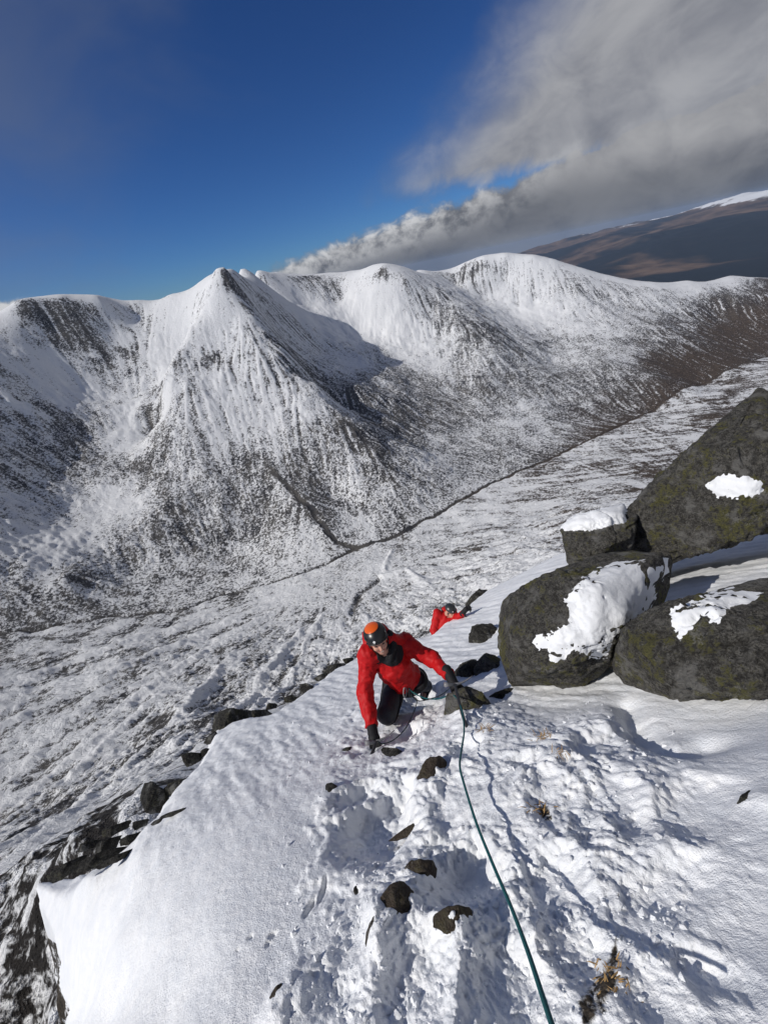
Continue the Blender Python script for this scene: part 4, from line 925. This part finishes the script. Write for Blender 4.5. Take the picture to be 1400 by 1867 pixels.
    if 'panel' in j:
        pc, pa, pr = j['panel']
        shell('chest_panel', cut(grow(jac, 0.008), ell(pc, pa, pr), lambda P: -jac(P) - 0.012), h, M_BLACK, jo)
        zz = spline(j['zip'], 8); surf = []
        for q in zz:
            d = -norm(q); a = q + d * 0.35
            for _ in range(60): a = a - d * max(min(float(jac(a[None])[0]), 0.03), 0.001)
            surf.append(a + d * 0.008)
        zt = tube(surf, 0.005, 6)
        link('zip', tubes_mesh('zip', [([np.array(q) - np.array(root.location[:]) for q in zt[0]], zt[1])], M_BLACK), parent=jo)
    # trousers
    tr = [cone(j['hip'], j['hpr'], 0.135, 0.115), cone(j['hip'], j['hpl'], 0.135, 0.115)]
    for s in 'rl':
        tr += [cone(j['hp' + s], j['kn' + s], 0.108, 0.082), cone(j['kn' + s], j['an' + s], 0.080, 0.062)]
    trf = folds(union(tr, 0.03), 0.007, 0.11, seed + 6)
    to = shell('trousers', trf, h, M_CHAR, root)
    wd = norm(j['hip'] - j['chest'])
    belt_c = j['hem'] + wd * 0.02
    belt = cut(grow(union(tr + [cone(j['chest'], j['hip'], 0.15, 0.14)], 0.03), 0.012), half(belt_c + wd * 0.028, wd), half(belt_c - wd * 0.028, -wd))
    bl = shell('harness', belt, h, M_BLACK, root)
    for s in 'rl':
        td = norm(j['kn' + s] - j['hp' + s]); q = j['hp' + s] + td * 0.06
        shell('leg_loop', cut(grow(cone(j['hp' + s], j['kn' + s], 0.108, 0.082), 0.014), half(q + td * 0.022, td), half(q - td * 0.022, -td)), h, M_BLACK, bl)
        toe = norm(j['ft' + s] - j['an' + s]); shn = norm(j['an' + s] - j['kn' + s])
        boot = union([cone(j['an' + s] - shn * 0.10, j['an' + s] + shn * 0.03, 0.062, 0.058), cone(j['an' + s] + shn * 0.055, j['ft' + s] + shn * 0.03, 0.050, 0.042)], 0.03)
        bo = shell('boot', boot, 0.010, M_BLACK, root)
        shell('sole', cut(grow(boot, 0.006), half(j['an' + s] + shn * 0.078, -shn)), 0.010, M_DMETAL, bo)
    return jac, trf, bl, to

# front climber, leaning up the slope towards the rope
Jn = {'neck': J(699, 1186, 3.52), 'chest': J(716, 1212, 3.60), 'hem': J(738, 1236, 3.74), 'hip': J(744, 1243, 3.86),
      'shr': J(671, 1192, 3.48), 'elr': J(664, 1262, 3.52), 'wrr': J(678, 1325, 3.30), 'hdr': J(682, 1345, 3.22),
      'shl': J(738, 1172, 3.66), 'ell': J(786, 1201, 3.62), 'wrl': J(819, 1231, 3.38), 'hdl': J(830, 1252, 3.30),
      'hpr': J(722, 1248, 3.84), 'knr': J(704, 1302, 3.50), 'anr': J(716, 1300, 3.88), 'ftr': J(706, 1318, 3.76),
      'hpl': J(757, 1238, 3.96), 'knl': J(762, 1244, 3.72), 'anl': J(776, 1250, 4.12), 'ftl': J(772, 1268, 4.02),
      'zip': [J(704, 1188, 3.36), J(709, 1205, 3.40), J(722, 1236, 3.50), J(729, 1250, 3.58)]}
hup = -0.28 * CR + 0.80 * CU - fw * 0.36; hfd = -fw + 0.22 * CR - 0.20 * CU
pa = np.array([CR * 0.9 - CU * 0.4, norm(CU * 0.9 + CR * 0.4), -fw]); pa = np.array([norm(pa[0]), norm(np.cross(-fw, norm(pa[0]))), -fw])
Jn['panel'] = (J(712, 1192, 3.45), pa, (0.125, 0.105, 0.26))
hdc = J(688, 1166, 3.45)
feet = (Jn['anr'] + Jn['anl']) / 2 - np.array([0, 0, 0.08])
p1 = empty('person', tuple(feet), 'climber in red jacket and orange topped helmet, hand planted in the snow, looking up', 'person')
jac1, tr1, belt1, tro1 = person(p1, Jn, (hdc, hup, hfd), M_HELM, M_ORANGE, 0.009, 3.0)
glove('glove', Jn['wrr'], Jn['hdr'], -CU + 0.15 * CR - 0.15 * fw, CR, CR * 0.9 - CU * 0.5, p1, fw + -0.6 * CU)
glove('glove', Jn['wrl'], Jn['hdl'], CR * 0.75 - CU * 0.6 - 0.1 * fw, CR * 0.6 + CU * 0.7, -CU * 1.0 + 0.3 * CR, p1, fw * 0.8 - CU * 0.5)
# small white print on the thigh
def on_surface(f, u, v, d0):
    d = ray(u, v); d = d / (d @ fw); t0 = d0 - 0.5
    for _ in range(200):
        s = float(f((d * t0)[None])[0])
        if s < 0.0015: break
        t0 += max(min(s, 0.03) * 0.7, 0.0008)
    return d * (t0 - 0.003)
marks = []
for uv in [[(686.5, 1256.5), (689, 1254), (691.5, 1256.5)], [(687, 1260), (689, 1257.5), (691, 1260)], [(689, 1253), (689, 1260)], [(685.5, 1263), (687.5, 1261.6), (688.5, 1263)], [(690, 1261.6), (690, 1263.2)], [(691.5, 1262.8), (693, 1261.5), (694, 1263)]]:
    pts = [on_surface(tr1, u, v, 3.6) for u, v in uv]
    marks.append(tube(pts, 0.0022, 5))
link('thigh_print', tubes_mesh('thigh_print', [([np.array(q) - feet for q in v], f) for v, f in marks], M_WHITE), parent=tro1)
for k_, (u, v, d) in enumerate([(748, 1262, 3.60), (757, 1258, 3.66), (768, 1250, 3.72), (738, 1262, 3.56)]):
    c = J(u, v, d); cv = [c + 0.026 * math.cos(a) * (CR * 0.5 + fw * 0.3) + 0.045 * math.sin(a) * CU for a in np.linspace(0, 2 * math.pi, 15)]
    tv = tube(cv, 0.0055, 6)
    link('carabiner', tubes_mesh('carabiner', [([np.array(q) - feet for q in tv[0]], tv[1])], M_METAL if k_ % 2 else M_DMETAL), parent=belt1)

# second climber, coming over the snow edge
S2d = 7.7
J2 = {'neck': J(813, 1122, S2d), 'chest': J(808, 1140, S2d + 0.05), 'hem': J(806, 1160, S2d + 0.12), 'hip': J(806, 1168, S2d + 0.15),
      'shr': J(797, 1118, S2d), 'elr': J(790, 1148, S2d - 0.02), 'wrr': J(796, 1172, S2d - 0.2), 'hdr': J(799, 1180, S2d - 0.25),
      'shl': J(829, 1124, S2d - 0.04), 'ell': J(838, 1124, S2d - 0.30), 'wrl': J(845, 1116, S2d - 0.42), 'hdl': J(849, 1111, S2d - 0.46),
      'hpr': J(799, 1172, S2d + 0.15), 'knr': J(796, 1200, S2d - 0.05), 'anr': J(800, 1226, S2d + 0.35), 'ftr': J(799, 1234, S2d + 0.2),
      'hpl': J(812, 1172, S2d + 0.18), 'knl': J(818, 1198, S2d + 0.0), 'anl': J(820, 1226, S2d + 0.4), 'ftl': J(822, 1234, S2d + 0.25)}
f2 = (J2['anr'] + J2['anl']) / 2 - np.array([0, 0, 0.08])
p2 = empty('person', tuple(f2), 'helmeted climber in red jacket emerging from behind the snow crest', 'person')
person(p2, J2, (J(821, 1114, S2d - 0.02), -0.18 * CR + 0.80 * CU - fw * 0.45, -fw * 0.7 + 0.55 * CR - 0.5 * CU), M_GREYH, None, 0.016, 9.0, True)
glove('glove', J2['wrr'], J2['hdr'], -CU, CR, CR, p2, fw, 1.1)
glove('glove', J2['wrl'], J2['hdl'], CR * 0.8 + CU * 0.4, CU, -CU, p2, fw * 0.5 - CU, 1.1)

# ------------------------------------------------------------------ ropes and ice axes
M_TEAL = plain('teal_rope_sheath', (0.012, 0.105, 0.115), 0.75, 0.25, 0.6, 420, 0.6, 300)
M_CORD = plain('dark_cord', (0.014, 0.02, 0.024), 0.75, 0.2, 0.5, 300)
def gdepth(u, v, k=0.96): return G(u, v, k) @ fw
rp = [(742, 1252, 3.60), (752, 1262, 3.55), (775, 1273, 3.42), (800, 1274, 3.30), (822, 1267, 3.24), (833, 1274, 3.08), (842, 1296, 2.88), (846, 1330, 2.62), (842, 1362, 2.42), (838, 1395, 2.12)]
rp += [(846, 1430, 1.93), (868, 1500, 1.66), (898, 1575, 1.43), (930, 1650, 1.22), (962, 1735, 1.02), (1005, 1866, 0.80), (1050, 1990, 0.66)]
link('climbing_rope', tubes_mesh('climbing_rope', [tube(spline([J(*q) for q in rp], 10), np.concatenate([np.full(60, 0.0052), np.linspace(0.0052, 0.0062, 101)]), 10)], M_TEAL), label='teal climbing rope running taut from the front climber up the snow', cat='rope')
lan = [(742, 1256, 3.58), (748, 1268, 3.52), (760, 1277, 3.45), (750, 1308, 3.32), (736, 1332, 3.22), (716, 1350, 3.16), (696, 1356, 3.14), (688, 1350, 3.13)]
link('lanyard', tubes_mesh('lanyard', [tube(spline([J(*q) for q in lan], 8), 0.0042, 7)], M_CORD), label='dark cord looping from the harness to the planted ice axe', cat='cord')
lan2 = [(745, 1254, 3.60), (752, 1270, 3.50), (764, 1278, 3.42), (785, 1274, 3.36), (806, 1266, 3.28), (822, 1252, 3.22)]
link('lanyard', tubes_mesh('lanyard', [tube(spline([J(*q) for q in lan2], 8), 0.0042, 7)], M_CORD), label='dark cord stretched from the harness to the outstretched hand', cat='cord')
def axe(shaft_pix, head_dir, blade, label):
    pts = spline([J(*q) for q in shaft_pix], 8); base = pts[-1]
    r = empty('ice_axe', tuple(base), label, 'ice axe', 'ice axes held by the front climber')
    n = len(pts)
    link('shaft', tubes_mesh('shaft', [tube([q - base for q in pts[:-4]], 0.0125, 8)], M_DMETAL), parent=r)
    link('spike', tubes_mesh('spike', [tube([q - base for q in pts[-5:]], np.linspace(0.010, 0.002, 5), 6)], M_METAL), parent=r)
    hp = pts[0]; hd = norm(head_dir); bd = norm(blade)
    pk = [hp + hd * 0.16 * t - bd * 0.05 * t * t for t in np.linspace(0, 1, 7)]
    pick = link('pick', tubes_mesh('pick', [tube([q - base for q in pk], np.linspace(0.012, 0.003, 7), 6)], M_METAL), parent=r)
    ad = [hp - hd * 0.09 * t - bd * 0.012 * t * t for t in np.linspace(0, 1, 4)]
    link('adze', tubes_mesh('adze', [tube([q - base for q in ad], np.linspace(0.010, 0.020, 4), 6)], M_METAL), parent=r)
axe([(686, 1352, 3.17), (682, 1364, 3.12), (675, 1381, 3.05), (669, 1396, 3.00)], CR * 0.8 + fw * 0.4, -CU, 'ice axe planted upright under the front climber\'s gloved hand')
axe([(829, 1248, 3.20), (838, 1285, 2.98), (848, 1318, 2.80), (863, 1346, 2.66)], CR * 0.9 + fw * 0.3, -CU, 'curved ice axe lying over the lichened rock below the outstretched hand')

# ------------------------------------------------------------------ dead grass and loose snow
M_GRASS = plain('dead_grass', (0.36, 0.23, 0.10), 0.8, 0.2, 0.4, 80)
rg = np.random.default_rng(5)
def tuft(u, v, n, ln, label):
    x, y = at_ground(u, v); z = ground_z(x, y); V, Fs = [], []
    for i in range(n):
        a = rg.uniform(0, 2 * math.pi); l = ln * rg.uniform(0.5, 1.2); bx, by = rg.normal(0, 0.022, 2)
        d = norm((math.cos(a), math.sin(a) - 0.5, rg.uniform(0.2, 0.8))); s = norm(np.cross(d, (0, 0, 1))) * 0.0016; o = len(V)
        z0 = ground_z(x + bx, y + by)
        p0 = np.array([bx, by, z0 - z - 0.004]); m = p0 + d * l * 0.6; e = p0 + d * l + np.array([0, 0, -0.35 * l])
        V += [p0 - s, p0 + s, m + s, m - s, e]; Fs += [(o, o + 1, o + 2, o + 3), (o + 3, o + 2, o + 4)]
    me = bpy.data.meshes.new('grass_tuft'); me.from_pydata([tuple(q) for q in V], [], Fs); me.update(); me.materials.append(M_GRASS)
    o = link('grass_tuft', me, label=label, cat='grass', group='dead grass in the snow', kind='stuff'); o.location = (x, y, z)
tuft(985, 1480, 60, 0.05, 'tuft of straw coloured grass in the churned snow')
tuft(992, 1355, 45, 0.05, 'tuft of straw coloured grass in the churned snow')
tuft(1020, 1395, 26, 0.05, 'tuft of straw coloured grass in the churned snow')
tuft(885, 1345, 36, 0.05, 'tuft of straw coloured grass in the churned snow')
tuft(1110, 1780, 60, 0.035, 'tuft of straw coloured grass in the churned snow')
# crumbs of broken snow over the trodden ground
D2, F2 = ico(1); V, Fs, n = [], [], 0
while n < 900:
    u, v = rg.uniform(520, 1250), rg.uniform(1270, 1866); x, y = at_ground(u, v)
    if rg.random() > 0.25 + 0.75 * float(sm(fbm(np.array([x]), np.array([y]), 0.25, 2, 0.5, False, 3.0), -0.1, 0.4)[0]): continue
    z = ground_z(x, y); s = 0.003 + 0.011 * rg.random() ** 4
    q = D2 * s * rg.uniform(0.6, 1.3, 3) * (1 + 0.25 * rg.normal(size=(len(D2), 1))) + np.array([x, y, z + 0.2 * s])
    V.append(q); Fs.append(F2 + n * len(D2)); n += 1
link('snow_crumbs', mesh_np('snow_crumbs', np.concatenate(V), np.concatenate(Fs), M_DRIFT, False), label='loose crumbs of broken snow over the trodden steps', kind='stuff')
